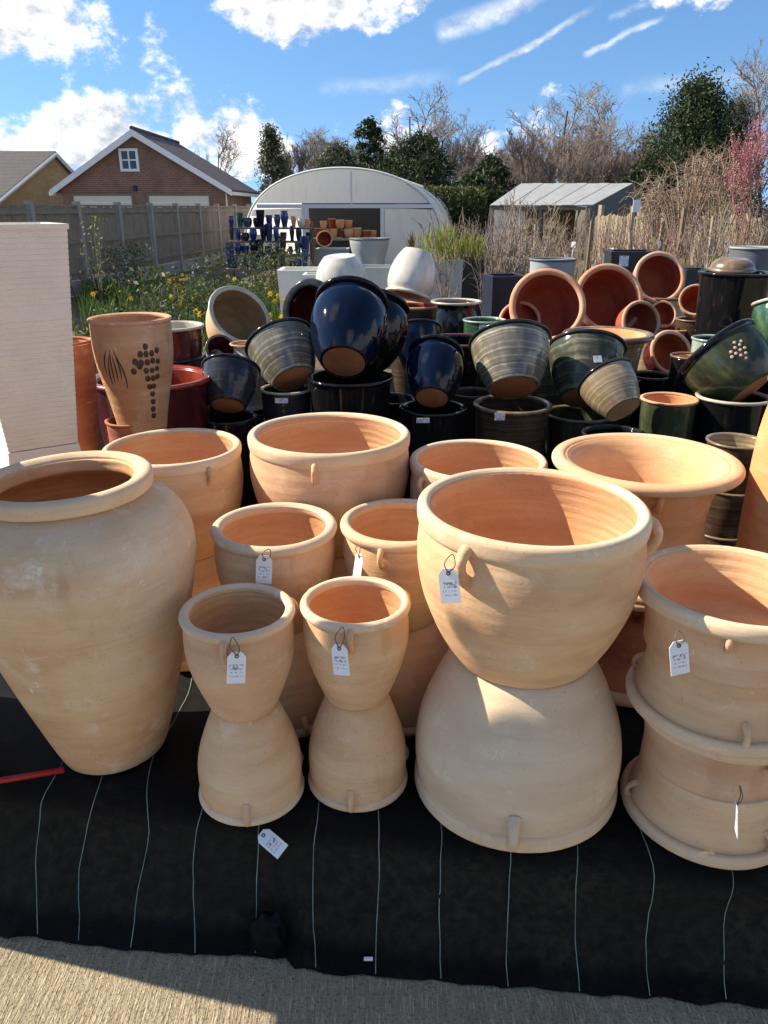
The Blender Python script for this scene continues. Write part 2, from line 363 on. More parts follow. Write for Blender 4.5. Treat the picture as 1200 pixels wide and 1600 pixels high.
M['soil'] = plain('potting_soil', (0.045, 0.03, 0.02), 0.95, 0.4, 40, 0.8)

def tag_print():
    m, N, b = new_mat('tag_card'); co = coords(N)
    s = N.n('ShaderNodeSeparateXYZ'); N.link(co, s.inputs[0]); x, y, z = s.outputs
    w = N.m('MULTIPLY', rnd(N), 20.0)
    rows = N.smooth(N.m('SINE', N.m('MULTIPLY', z, 780.0)), 0.1, 0.5)
    ink = N.smooth(N.noise(N.scale(co, (420, 420, 90)), 1.0, 2, 0.6, w=w), 0.46, 0.54)
    blk = N.m('MULTIPLY', N.smooth(N.m('ABSOLUTE', x), 0.0145, 0.0125), N.m('MULTIPLY', N.smooth(z, -0.052, -0.050), N.smooth(z, -0.014, -0.017)))
    big = N.smooth(N.noise(N.scale(co, (150, 150, 120)), 1.0, 1, 0.5, w=w), 0.50, 0.58)
    bigm = N.m('MULTIPLY', N.smooth(z, -0.034, -0.032), N.smooth(z, -0.020, -0.022))
    f = N.m('MULTIPLY', blk, N.m('MAXIMUM', N.m('MULTIPLY', N.m('MULTIPLY', rows, ink), 0.6), N.m('MULTIPLY', N.m('MULTIPLY', big, bigm), 0.75)))
    N.link(N.mix(f, (0.80, 0.80, 0.80), (0.09, 0.085, 0.14)), b.inputs['Base Color']); b.inputs['Roughness'].default_value = 0.5
    return m
M['tag'] = tag_print()
def label_print():
    m, N, b = new_mat('printed_label'); co = coords(N)
    ink = N.smooth(N.noise(N.scale(co, (160, 160, 60)), 1.0, 2, 0.6, w=N.m('MULTIPLY', rnd(N), 20.0)), 0.5, 0.56)
    N.link(N.mix(N.m('MULTIPLY', ink, 0.55), (0.78, 0.78, 0.78), (0.12, 0.12, 0.14)), b.inputs['Base Color']); b.inputs['Roughness'].default_value = 0.5
    return m
M['label'] = label_print()

def concrete_mat():
    m, N, b = new_mat('brushed_concrete'); co = coords(N)
    br = N.noise(N.scale(co, (95, 5.0, 1)), 1.0, 5, 0.65)
    br2 = N.noise(N.scale(co, (240, 22.0, 1)), 1.0, 3, 0.6)
    st = N.noise(co, 2.2, 6, 0.65); pit = N.noise(co, 130, 3, 0.6)
    c = N.ramp(st, [(0.28, (0.30, 0.245, 0.15)), (0.5, (0.43, 0.355, 0.225)), (0.75, (0.52, 0.44, 0.29))])
    c = N.mix(N.smooth(br, 0.38, 0.62, 0.0, 0.55), N.mix(0.5, c, (0.20, 0.16, 0.10)), c)
    c = N.mix(N.smooth(pit, 0.54, 0.66, 0.0, 0.75), c, (0.13, 0.105, 0.07))
    c = N.mix(N.smooth(br2, 0.54, 0.66, 0.0, 0.7), c, (0.62, 0.55, 0.40))
    N.link(c, b.inputs['Base Color']); b.inputs['Roughness'].default_value = 0.92
    h = N.m('ADD', N.m('MULTIPLY', br, 1.0), N.m('ADD', N.m('MULTIPLY', br2, 0.7), N.m('MULTIPLY', pit, 0.8)))
    N.link(N.bump(h, 1.0, 0.011), b.inputs['Normal']); return m
M['concrete'] = concrete_mat()
def fabric_mat():
    m, N, b = new_mat('woven_weed_fabric'); co = coords(N, 'UV')
    a = N.n('ShaderNodeTexWave', wave_type='BANDS', bands_direction='X'); N.link(co, a.inputs[0]); a.inputs['Scale'].default_value = 120
    c2 = N.n('ShaderNodeTexWave', wave_type='BANDS', bands_direction='Y'); N.link(co, c2.inputs[0]); c2.inputs['Scale'].default_value = 120
    dust = N.noise(co, 3.5, 6, 0.7); dust2 = N.noise(co, 38, 4, 0.7)
    f = N.m('MULTIPLY', N.smooth(dust, 0.42, 0.72), N.smooth(dust2, 0.35, 0.7))
    uvs = N.n('ShaderNodeSeparateXYZ'); N.link(co, uvs.inputs[0])
    low = N.m('MULTIPLY', N.smooth(uvs.outputs[1], 0.0, -0.09), N.smooth(uvs.outputs[1], -0.285, -0.25))      # dust splashed on the drop, with light bounced off the concrete painted in
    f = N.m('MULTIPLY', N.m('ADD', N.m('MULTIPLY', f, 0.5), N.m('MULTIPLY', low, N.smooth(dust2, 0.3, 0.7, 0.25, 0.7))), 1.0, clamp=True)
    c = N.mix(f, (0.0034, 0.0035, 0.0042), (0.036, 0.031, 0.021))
    speck = N.noise(co, 210, 2, 0.5); c = N.mix(N.smooth(speck, 0.72, 0.78, 0, 0.5), c, (0.16, 0.14, 0.10))
    N.link(c, b.inputs['Base Color']); b.inputs['Roughness'].default_value = 0.55; b.inputs['Specular IOR Level'].default_value = 0.10
    h = N.m('ADD', N.m('ADD', a.outputs['Fac'], c2.outputs['Fac']), N.m('MULTIPLY', dust2, 1.5))
    N.link(N.bump(h, 0.5, 0.005), b.inputs['Normal']); return m
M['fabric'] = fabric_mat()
def ground_mat():
    m, N, b = new_mat('ground_earth'); co = coords(N)
    f = N.noise(co, 0.35, 7, 0.65); g = N.noise(co, 14, 6, 0.7); s = N.noise(co, 90, 3, 0.6)
    c = N.ramp(f, [(0.3, (0.085, 0.06, 0.038)), (0.5, (0.13, 0.10, 0.062)), (0.62, (0.075, 0.09, 0.03)), (0.8, (0.05, 0.08, 0.022))])
    c = N.mix(N.smooth(g, 0.4, 0.7, 0, 0.6), c, (0.17, 0.14, 0.095))
    N.link(c, b.inputs['Base Color']); b.inputs['Roughness'].default_value = 0.95
    N.link(N.bump(N.m('ADD', g, N.m('MULTIPLY', s, 0.5)), 0.8, 0.03), b.inputs['Normal']); return m
M['ground'] = ground_mat()
def brick_mat(name, c1, c2, mortar):
    m, N, b = new_mat(name); co = coords(N)
    sp = N.n('ShaderNodeSeparateXYZ'); N.link(co, sp.inputs[0])
    cb = N.n('ShaderNodeCombineXYZ'); N.link(N.m('ADD', sp.outputs[0], sp.outputs[1]), cb.inputs[0]); N.link(sp.outputs[2], cb.inputs[1])
    t = N.n('ShaderNodeTexBrick'); N.link(cb.outputs[0], t.inputs['Vector'])
    t.inputs['Scale'].default_value = 1.0; t.inputs['Brick Width'].default_value = 0.225; t.inputs['Row Height'].default_value = 0.075
    t.inputs['Mortar Size'].default_value = 0.010; t.inputs['Color1'].default_value = (*c1, 1); t.inputs['Color2'].default_value = (*c2, 1); t.inputs['Mortar'].default_value = (*mortar, 1)
    f = N.noise(co, 1.3, 5, 0.6)
    c = N.mix(N.smooth(f, 0.35, 0.7, 0, 0.4), t.outputs['Color'], tuple(x * 0.55 for x in c1))
    N.link(c, b.inputs['Base Color']); b.inputs['Roughness'].default_value = 0.9
    N.link(N.bump(t.outputs['Fac'], -0.4, 0.01), b.inputs['Normal']); return m
M['brick_red'] = brick_mat('brick_red', (0.20, 0.085, 0.055), (0.26, 0.12, 0.075), (0.27, 0.23, 0.19))
M['brick_yellow'] = brick_mat('brick_yellow', (0.42, 0.27, 0.10), (0.48, 0.33, 0.14), (0.40, 0.34, 0.25))
def roof_mat(name, c1, c2):
    m, N, b = new_mat(name); co = coords(N)
    sp = N.n('ShaderNodeSeparateXYZ'); N.link(co, sp.inputs[0])
    row = N.m('FRACT', N.m('MULTIPLY', sp.outputs[2], 5.5)); f = N.noise(co, 3.0, 6, 0.7)
    c = N.mix(f, c1, c2); c = N.mix(N.smooth(row, 0.16, 0.0, 0, 0.5), c, tuple(x * 0.4 for x in c1))
    N.link(c, b.inputs['Base Color']); b.inputs['Roughness'].default_value = 0.85
    N.link(N.bump(N.m('ADD', row, f), 0.5, 0.03), b.inputs['Normal']); return m
M['roof_dark'] = roof_mat('roof_tiles_dark', (0.055, 0.04, 0.042), (0.10, 0.078, 0.08))
M['roof_grey'] = roof_mat('roof_tiles_grey', (0.12, 0.11, 0.105), (0.19, 0.175, 0.16))
def glass_mat(name, col, rough=0.05):
    m, N, b = new_mat(name); b.inputs['Base Color'].default_value = (*col, 1); b.inputs['Roughness'].default_value = rough
    b.inputs['Specular IOR Level'].default_value = 0.8; return m
M['pane'] = glass_mat('window_pane', (0.02, 0.025, 0.03))
def film_mat():
    m, N, b = new_mat('tunnel_film'); co = coords(N)
    f = N.noise(co, 0.9, 5, 0.6); d = N.noise(N.scale(co, (1, 1, 0.25)), 5, 5, 0.7)
    c = N.mix(f, (0.78, 0.76, 0.71), (0.87, 0.855, 0.81)); c = N.mix(N.smooth(d, 0.5, 0.75, 0, 0.25), c, (0.42, 0.40, 0.33))
    tr = N.n('ShaderNodeBsdfTranslucent'); N.link(c, tr.inputs[0]); N.link(c, b.inputs['Base Color']); b.inputs['Roughness'].default_value = 0.45
    mx = N.n('ShaderNodeMixShader'); mx.inputs[0].default_value = 0.5
    N.link(b.outputs[0], mx.inputs[1]); N.link(tr.outputs[0], mx.inputs[2])
    out = [n for n in m.node_tree.nodes if n.type == 'OUTPUT_MATERIAL'][0]; N.link(mx.outputs[0], out.inputs[0])
    N.link(N.bump(f, 0.3, 0.2), b.inputs['Normal']); return m
M['film'] = film_mat()
def leaf_mat(name, c1, c2, rough=0.55, trans=0.25):
    m, N, b = new_mat(name)
    g = N.n('ShaderNodeNewGeometry').outputs['Random Per Island']
    c = N.mix(g, c1, c2); N.link(c, b.inputs['Base Color']); b.inputs['Roughness'].default_value = rough
    b.inputs['Specular IOR Level'].default_value = 0.25
    tr = N.n('ShaderNodeBsdfTranslucent'); N.link(c, tr.inputs[0])
    mx = N.n('ShaderNodeMixShader'); mx.inputs[0].default_value = trans
    N.link(b.outputs[0], mx.inputs[1]); N.link(tr.outputs[0], mx.inputs[2])
    out = [n for n in m.node_tree.nodes if n.type == 'OUTPUT_MATERIAL'][0]; N.link(mx.outputs[0], out.inputs[0]); return m
M['conifer'] = leaf_mat('leaf_conifer', (0.022, 0.040, 0.018), (0.065, 0.09, 0.034))
M['evergreen'] = leaf_mat('leaf_evergreen', (0.018, 0.032, 0.014), (0.055, 0.075, 0.028))
M['cypress'] = leaf_mat('leaf_cypress', (0.06, 0.075, 0.04), (0.13, 0.14, 0.075))
M['hedge'] = leaf_mat('leaf_hedge', (0.04, 0.06, 0.015), (0.11, 0.12, 0.03))
M['lime'] = leaf_mat('leaf_lime', (0.16, 0.19, 0.025), (0.36, 0.36, 0.06))
M['blade'] = leaf_mat('leaf_blade', (0.045, 0.10, 0.02), (0.15, 0.21, 0.05))
M['petal'] = leaf_mat('petal_yellow', (0.72, 0.42, 0.01), (0.80, 0.58, 0.03))
M['blossom'] = leaf_mat('petal_pink', (0.55, 0.16, 0.22), (0.70, 0.30, 0.36))
M['herb'] = leaf_mat('leaf_herb', (0.03, 0.06, 0.02), (0.10, 0.13, 0.05))
M['strap'] = leaf_mat('leaf_bronze', (0.06, 0.035, 0.025), (0.14, 0.09, 0.05))
M['bark'] = plain('bark_grey', (0.16, 0.125, 0.10), 0.9, 0.3, 5)
M['twig'] = plain('twig_grey', (0.27, 0.23, 0.20), 0.9, 0.3, 3)
M['twig_purple'] = plain('twig_purple', (0.24, 0.19, 0.165), 0.9, 0.3, 3)
M['twig_tan'] = plain('twig_tan', (0.30, 0.235, 0.165), 0.85, 0.35, 3)
M['twig_red'] = plain('twig_red', (0.22, 0.125, 0.09), 0.85, 0.35, 3)

# ------------------------------------------------------------------ ground
g = MB(); g.add([(-500, -60, -0.012), (500, -60, -0.012), (500, 900, -0.012), (-500, 900, -0.012)], [(0, 1, 2, 3)])
struct(link('ground', g.mesh('ground'), mats=M['ground']))
g = MB(); g.add([(-9, -4, 0), (9, -4, 0), (9, 3.0, 0), (-9, 3.0, 0)], [(0, 1, 2, 3)])
struct(link('pavement', g.mesh('pavement'), mats=M['concrete']))

# ------------------------------------------------------------------ black weed fabric over the low display platform
TOP = 0.30
def edge_y(x): return 1.335 - 0.165 * (x + 0.05) if x < 0.35 else 1.269 - 0.13 * (x - 0.35)
def hem_y(x):
    y = 1.236 - 0.085 * (x + 0.17)
    if x < -0.22: y += 0.030 + 0.012 * math.sin((x + .22) * 5)
    return y
def fab(x, s):
    """s in metres along the cloth: 0 at the front edge, negative down the front, positive back over the top"""
    e = edge_y(x) + 0.006 * mnoise.noise((x * 3, 0, 4)); h = hem_y(x)
    if s >= 0.07:
        z = TOP + 0.0045 * mnoise.noise((x * 3.1, s * 3.1, 0)) + 0.003 * mnoise.noise((x * 9, s * 9, 3))
        return Vector((x, e + s, z - 0.004))
    if s >= -0.07:                            # rounded front edge
        t = (0.07 - s) / 0.14; a = t * math.pi / 2
        return Vector((x, e + 0.07 - 0.062 * math.sin(a), TOP - 0.004 - 0.062 * (1 - math.cos(a))))
    t = min(1, (-s - 0.07) / 0.24)
    fold = 0.034 * math.sin(t * math.pi) * mnoise.noise((x * 4.3, t * 1.5, 8)) + 0.008 * mnoise.noise((x * 14, t * 5, 2)) * (0.4 + t) + 0.005 * mnoise.noise((x * 31 + t * 9, t * 9, 5))
    y0 = e + 0.008
    y = y0 + (h - y0) * (t ** 1.5) + fold
    z = (TOP - 0.066) * (1 - t) + 0.006
    if t > 0.82: y -= 0.012 * (t - 0.82) / 0.18
    return Vector((x, y, max(0.006, z)))
bm = bmesh.new(); uvl = bm.loops.layers.uv.new('UVMap')
xs = [-2.6 + 0.022 * i for i in range(240)]
ss = [-0.31 + 0.012 * i for i in range(33)] + [0.10 + 0.06 * i for i in range(33)]
grid = [[bm.verts.new(fab(x, s)) for s in ss] for x in xs]
for i in range(len(xs) - 1):
    for j in range(len(ss) - 1):
        f = bm.faces.new((grid[i][j], grid[i + 1][j], grid[i + 1][j + 1], grid[i][j + 1])); f.smooth = True
        for l, (a, b_) in zip(f.loops, ((i, j), (i + 1, j), (i + 1, j + 1), (i, j + 1))): l[uvl].uv = (xs[a], ss[b_])
me = bpy.data.meshes.new('sheet'); bm.to_mesh(me); bm.free()
fabric = thing('weed_fabric', 'black woven weed fabric draped over the low display platform with pale stitched lines', 'fabric')
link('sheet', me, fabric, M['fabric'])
# pale stitched lines woven into it
def photo_x(p): d = p.y * CP + (CAM_H - p.z) * SP; return 600 + 1200 * p.x / d
for k, (px, wav, phase) in enumerate([(10, .030, .2), (92, .034, 1.0), (190, .026, 2.2), (288, .024, .6), (390, .010, 1.4), (487, .010, .3), (590, .006, 2.0), (691, .006, .5), (797, .006, 1.7), (903, .008, .1), (1014, .008, 2.6), (1128, .010, 1.1), (1225, .008, .4)]):
    x0 = (px - 600) / 1200 * 1.68
    mb = MB(); rows = []
    lean = 0.03 * (x0 / 0.9)
    for i in range(64):
        s = -0.305 + 0.030 * i if i > 12 else -0.305 + 0.030 * i
        amp = wav if s < 0.25 else wav * 0.5
        x = x0 + amp * math.sin(s * 13 + phase) * 0.55 + (0.10 * x0) * max(0, s) * 0 + 0.004 * mnoise.noise((s * 12, k * 3.1, 0))
        c = fab(x, s); nrm = Vector((0, -1, 0.25)) if s < -0.03 else Vector((0, -0.2, 1)) if s > 0.03 else Vector((0, -0.7, 0.7))
        c = c + nrm.normalized() * 0.0028
        rows.append((c + Vector((-0.0010, 0, 0)), c + Vector((0.0010, 0, 0))))
    vs = [q for r_ in rows for q in r_]
    mb.add(vs, [(2 * i, 2 * i + 1, 2 * i + 3, 2 * i + 2) for i in range(len(rows) - 1)])
    link('stitched_line', mb.mesh('stitched_line'), fabric, M['thread'])
# bunched knot of cloth at the hem
bm = bmesh.new(); bmesh.ops.create_icosphere(bm, subdivisions=4, radius=1)
for v in bm.verts:
    p = v.co.copy(); q = 1 + 0.30 * mnoise.noise(p * 1.7) + 0.16 * mnoise.noise(p * 3.6 + Vector((3, 1, 0)))
    v.co = Vector((p.x * 0.042 * q, p.y * 0.03 * q, p.z * 0.062 * q))
for f in bm.faces: f.smooth = True
me = bpy.data.meshes.new('bunched_hem'); bm.to_mesh(me); bm.free()
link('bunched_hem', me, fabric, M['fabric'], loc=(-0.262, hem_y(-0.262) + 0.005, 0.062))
# solid platform under the cloth
pf = thing('display_platform', 'low timber platform hidden under the black weed fabric', 'platform', (0, 0, 0))
mb = MB()
mb.add([(-2.5, edge_y(-2.5) + .1, 0.005), (2.5, edge_y(2.5) + .1, 0.005), (2.5, 2.9, 0.005), (-2.5, 2.9, 0.005), (-2.5, edge_y(-2.5) + .1, 0.28), (2.5, edge_y(2.5) + .1, 0.28), (2.5, 2.9, 0.28), (-2.5, 2.9, 0.28)],
       [(0, 3, 2, 1), (4, 5, 6, 7), (0, 1, 5, 4), (1, 2, 6, 5), (2, 3, 7, 6), (3, 0, 4, 7)])
link('deck', mb.mesh('deck'), pf, M['timber'])
# back bed of the same fabric where the glazed pots stand
BED = 0.12
mb = MB(); mb.box((-4.2, 3.02, 0.0), (5.0, 7.4, BED))
bed = thing('back_staging', 'low black covered staging under the glazed pots', 'staging')
bmat_ = plain('bed_black', (0.006, 0.006, 0.007), 0.9, 0.3, 5); bmat_.node_tree.nodes['Principled BSDF'].inputs['Specular IOR Level'].default_value = 0.03
link('cover', mb.mesh('cover'), bed, bmat_)

# ------------------------------------------------------------------ pots
_mesh_cache = {}
def pot_meshes(kind, r, h, wall, seed=0, seg=64, wob=0.009, mk=''):
    key = (kind, round(r, 3), round(h, 3), wall, seed, seg, mk)
    if key in _mesh_cache: return _mesh_cache[key]
    K = POTS[kind]
    outer = catmull([(a * r, b * h) for a, b in K['out']], 5)
    rim = [(a * r, h + b * r) for a, b in K['rim']]
    t = wall * r
    inner = []
    for (a, b) in reversed(outer):
        if b < t * 1.4: break
        inner.append((max(a - t, 0.02 * r), b))
    inner[0] = (inner[0][0], inner[0][1] + 0.004 * r)
    body = [(0, K.get('sink', 0.012) * h), (outer[0][0] * 0.82, K.get('sink', 0.012) * h), (outer[0][0] * 0.93, 0)] + outer + inner + [(inner[-1][0] * 0.8, t), (0, t)]
    rimp = catmull(rim + [rim[0]], 4)[:-1]
    res = (lathe(body, seg, wob=wob, seed=seed, name='body'), lathe(rimp, seg, closed=True, wob=wob, seed=seed, name='rim'), outer)
    _mesh_cache[key] = res
    return res
ROLL = [(0.83, -0.03), (0.875, 0.012), (0.93, 0.018), (0.985, -0.015), (1.0, -0.075), (0.975, -0.135), (0.93, -0.165), (0.87, -0.15), (0.84, -0.10)]
BAND = [(0.895, -0.015), (0.925, 0.008), (0.97, 0.008), (0.998, -0.025), (1.0, -0.09), (0.99, -0.15), (0.96, -0.17), (0.92, -0.16), (0.895, -0.10)]
LIP = [(0.86, -0.02), (0.92, 0.012), (0.98, 0.008), (1.0, -0.025), (0.985, -0.065), (0.93, -0.09), (0.87, -0.08)]
THICK = [(0.87, -0.02), (0.915, 0.018), (0.97, 0.014), (1.0, -0.04), (0.995, -0.11), (0.965, -0.15), (0.90, -0.13)]
COLLAR = [(0.84, -0.03), (0.885, 0.012), (0.96, 0.014), (1.0, -0.02), (0.995, -0.07), (0.95, -0.105), (0.88, -0.10)]
POTS = {
 'bell': dict(out=[(0.57, 0), (0.615, 0.04), (0.755, 0.22), (0.885, 0.42), (0.955, 0.60), (0.965, 0.76), (0.945, 0.90), (0.93, 0.975)], rim=ROLL),
 'wide_bell': dict(out=[(0.60, 0), (0.66, 0.03), (0.80, 0.20), (0.93, 0.42), (0.985, 0.60), (0.995, 0.74), (0.975, 0.88), (0.955, 0.98)], rim=BAND),
 'flared': dict(out=[(0.815, 0), (0.82, 0.04), (0.825, 0.28), (0.845, 0.50), (0.885, 0.72), (0.93, 0.91), (0.955, 0.985)], rim=THICK),
 'flared_tall': dict(out=[(0.70, 0), (0.70, 0.06), (0.715, 0.30), (0.745, 0.55), (0.79, 0.78), (0.855, 0.93), (0.905, 0.985)], rim=COLLAR),
 'jar': dict(out=[(0.651, 0), (0.693, 0.02), (0.861, 0.16), (1.05, 0.34), (1.218, 0.51), (1.339, 0.65), (1.391, 0.735), (1.349, 0.82), (1.186, 0.895), (0.93, 0.94), (0.885, 0.955), (0.89, 0.985)],
             rim=[(0.82, -0.03), (0.88, 0.01), (0.95, 0.012), (1.0, -0.03), (1.0, -0.10), (0.985, -0.165), (0.955, -0.185), (0.90, -0.17), (0.84, -0.10)]),
 'egg': dict(out=[(0.58, 0), (0.63, 0.02), (0.82, 0.20), (0.95, 0.42), (1.0, 0.62), (0.97, 0.80), (0.87, 0.93), (0.84, 0.98)], rim=[(0.72, -0.02), (0.80, 0.02), (0.93, 0.02), (0.97, -0.02), (0.95, -0.09), (0.86, -0.11), (0.78, -0.08)]),
 'cup': dict(out=[(0.58, 0), (0.61, 0.02), (0.73, 0.22), (0.84, 0.46), (0.91, 0.70), (0.94, 0.90), (0.94, 0.98)], rim=LIP),
 'bowl': dict(out=[(0.56, 0), (0.62, 0.03), (0.80, 0.24), (0.90, 0.50), (0.94, 0.76), (0.94, 0.97)], rim=ROLL),
 'cylinder': dict(out=[(0.80, 0), (0.83, 0.01), (0.86, 0.25), (0.90, 0.6), (0.93, 0.9), (0.94, 0.98)], rim=LIP),
 'urn': dict(out=[(0.62, 0), (0.64, 0.02), (0.60, 0.10), (0.74, 0.30), (0.90, 0.55), (0.88, 0.76), (0.74, 0.90), (0.78, 0.97)], rim=LIP),
 'grape': dict(out=[(0.56, 0), (0.60, 0.03), (0.66, 0.16), (0.76, 0.34), (0.885, 0.54), (0.95, 0.70), (0.965, 0.85), (0.955, 0.98)], rim=LIP),
 'tall_jar': dict(out=[(0.93, 0), (0.96, 0.02), (1.0, 0.3), (1.02, 0.6), (1.0, 0.80), (0.93, 0.91), (0.88, 0.955), (0.89, 0.985)], rim=ROLL),
 'vase': dict(out=[(0.62, 0), (0.64, 0.02), (0.70, 0.2), (0.79, 0.42), (0.90, 0.66), (0.955, 0.86), (0.95, 0.98)], rim=LIP),
}
def lug_mesh(size):
    key = ('lug', round(size, 3))
    if key in _mesh_cache: return _mesh_cache[key]
    mb = MB(); s = size                       # a strap bent from under the rim, out and back to the wall
    path = [(-0.06 * s, 0, 0.55 * s), (0.30 * s, 0, 0.42 * s), (0.52 * s, 0, 0.05 * s), (0.46 * s, 0, -0.42 * s), (0.18 * s, 0, -0.80 * s), (-0.12 * s, 0, -0.98 * s)]
    path = catmull(path, 4)
    n = len(path)
    mb.tube(path, [0.31 * s * (1.15 - 0.35 * math.sin(math.pi * i / (n - 1))) for i in range(n)], 10, flat=1.0)
    m = mb.mesh('lug', True); _mesh_cache[key] = m; return m
LABELS = []
def pot(name, label, kind, r, h, loc, mats, inverted=False, axis=None, spin=0.0, lugs=0, lug0=0.0, lug_size=0.03, wall=0.09, foot=None, cat='pot', group=None, seed=None, seg=64, wob=0.009, lean=(0, 0)):
    """loc = centre of the pot's standing face; axis = direction from foot to mouth"""
    seed = len(LABELS) * 1.37 if seed is None else seed
    LABELS.append(label)
    body, rim, outer = pot_meshes(kind, r, h, wall, seed, seg, wob, ' '.join(q.name for q in mats))
    root = thing(name, label, cat, loc, group=group)
    root.rotation_mode = 'QUATERNION'
    if axis is None: axis = Vector((lean[0], lean[1], -1 if inverted else 1))
    axis = Vector(axis).normalized()
    q = Vector((0, 0, 1)).rotation_difference(axis) if axis.z > -0.999 else Quaternion((1, 0, 0), math.pi)
    root.rotation_quaternion = q @ Quaternion((0, 0, 1), spin)
    if inverted: root.location = Vector(loc) - axis * h
    mb_, mr = mats[0], mats[1]
    if len(mats) == 2 and mb_.name in ('clay_buff', 'clay_pink', 'clay_pale', 'clay_jar'): mats = (mb_, mr, M['inside'])
    bmats = [mb_] + ([mats[2]] if len(mats) > 2 else [])
    if len(body.materials) == 0:
        for m in bmats: body.materials.append(m)
        if len(bmats) > 1:                    # inside of the wall is another colour
            seg_n = seg
            no = len(outer)
            for p in body.polygons:
                c = p.center; rad = math.hypot(c.x, c.y); nx = p.normal.x * c.x + p.normal.y * c.y
                if (nx < 0 and c.z > 0.02 * h) or (p.normal.z > 0.9 and c.z < 0.4 * h and rad < r * 0.8 and c.z > 0.03 * h): p.material_index = 1
    link('body', body, root)
    link('rim', rim, root, mr)
    if foot:
        rf = outer[0][0]
        link('foot', lathe([(0, -0.004 * r), (rf * 0.9, -0.004 * r), (rf * 1.0, 0.01 * r), (outer[2][0] * 1.012, outer[2][1]), (outer[3][0] * 1.006, outer[3][1] * 1.0)], seg, wob=0.004, seed=seed, name='foot'), root, foot)
    for k in range(lugs):
        a = lug0 + 2 * math.pi * k / lugs
        zl = h - 0.15 * r - lug_size * 0.30
        def wall_r(zq):
            for (a0_, b0_), (a1_, b1_) in zip(outer, outer[1:]):
                if b0_ <= zq <= b1_: return a0_ + (a1_ - a0_) * (zq - b0_) / max(1e-6, b1_ - b0_)
            return outer[-1][0]
        ra, rb = wall_r(zl + lug_size * 0.5), wall_r(zl - lug_size * 0.95); ro = (ra * 0.65 + rb * 0.35)
        tl = math.atan2(ra - rb, lug_size * 1.45)
        l = link('lug', lug_mesh(lug_size), root, mb_)
        l.location = (ro * math.cos(a), ro * math.sin(a), zl); l.rotation_euler = (0, tl, a)
    return root
def stack2(X, Y, r, H, kind, mt, ml, mr, lab_top, lab_low, name='terracotta_pot', lugs=3, lt=0.0, ll=0.0, ls=0.03, z0=TOP, group=None, low_r=None, dx=0.0, wall=0.07, sd=1.0):
    h = H / 2
    pot(name, lab_low, kind, low_r or r, h, (X, Y, z0), (ml, mr), inverted=True, lugs=lugs, lug0=-ll, lug_size=ls, group=group, seed=sd, wall=wall)
    pot(name, lab_top, kind, r, h, (X + dx, Y, z0 + h), (mt, mr), lugs=lugs, lug0=lt, lug_size=ls, group=group, seed=sd + 2, wall=wall)
FR = 'terracotta pots stacked foot to foot on the platform'
FRONT = -math.pi / 2
# front row
pot('storage_jar', 'big rounded buff storage jar at the left of the front row', 'jar', 0.196, 0.735, (-0.703, 1.650, TOP), (M['buff_jar'], M['buff_rim']), wall=0.11, cat='jar', seed=3.3, seg=96, lean=(-0.033, 0))
stack2(-0.317, 1.473, 0.125, 0.492, 'bell', M['buff_pink'], M['buff'], M['buff_rim'], 'small buff pot right way up on the hourglass stack beside the big jar', 'small upturned pot under the hourglass stack beside the big jar', lt=FRONT - .05, ll=FRONT + .08, ls=0.029, group=FR, sd=1.1, dx=-0.002)
stack2(-0.0635, 1.514, 0.1225, 0.491, 'bell', M['buff'], M['buff'], M['buff_rim'], 'small yellow buff pot right way up between hourglass stack and largest pot', 'small upturned pot standing next to the largest upturned pot', lt=FRONT - .06, ll=FRONT - .1, ls=0.029, group=FR, sd=5.1)
stack2(0.318, 1.512, 0.2425, 0.722, 'wide_bell', M['buff'], M['buff_pale'], M['buff_rim'], 'largest wide terracotta pot right way up in the front row, sunlit on its left', 'largest upturned pale terracotta pot at the front with a dusty grey bloom', lt=FRONT - .70, ll=FRONT - .17, ls=0.044, group=FR, sd=2.2, dx=-0.006, wall=0.075)
# stack of four squat flared pots at the right
for k, (x, inv, lab, l0) in enumerate([(0.747, True, 'squat flared pot upside down at the foot of the right-hand stack of four', FRONT + .45), (0.742, False, 'squat flared pot right way up, second from bottom of right-hand stack', FRONT + .25),
                                       (0.728, True, 'squat flared pot upside down, third from bottom of right-hand stack', FRONT + 2.0), (0.722, False, 'squat flared pot on top of the right-hand stack of four', FRONT - .42)]):
    pot('terracotta_pot', lab, 'flared', (0.188, 0.181, 0.190, 0.198)[k], 0.1455, (x, 1.415, TOP + 0.1455 * k), (M['buff_pink'] if k % 2 else M['buff'], M['buff_rim']), inverted=inv, lugs=3, lug0=-l0 if inv else l0, lug_size=0.026, group='squat flared pots stacked at the right', seed=7.0 + (k % 2), wall=0.085)
# second row
stack2(-0.279, 1.805, 0.1605, 0.552, 'bell', M['buff_pink'], M['buff'], M['buff_rim'], 'medium buff pot with a tag, second row behind the small pots', 'medium upturned pot in shade behind the two small hourglass stacks', lt=FRONT + .02, ll=1.0, ls=0.028, group=FR, sd=9.1)
stack2(0.047, 1.825, 0.1600, 0.556, 'bell', M['buff'], M['buff'], M['buff_rim'], 'medium yellow buff pot half hidden behind the largest pot', 'medium upturned pot peeping out left of the largest upturned pot', lt=FRONT - .35, ll=1.0, ls=0.028, group=FR, sd=10.3)
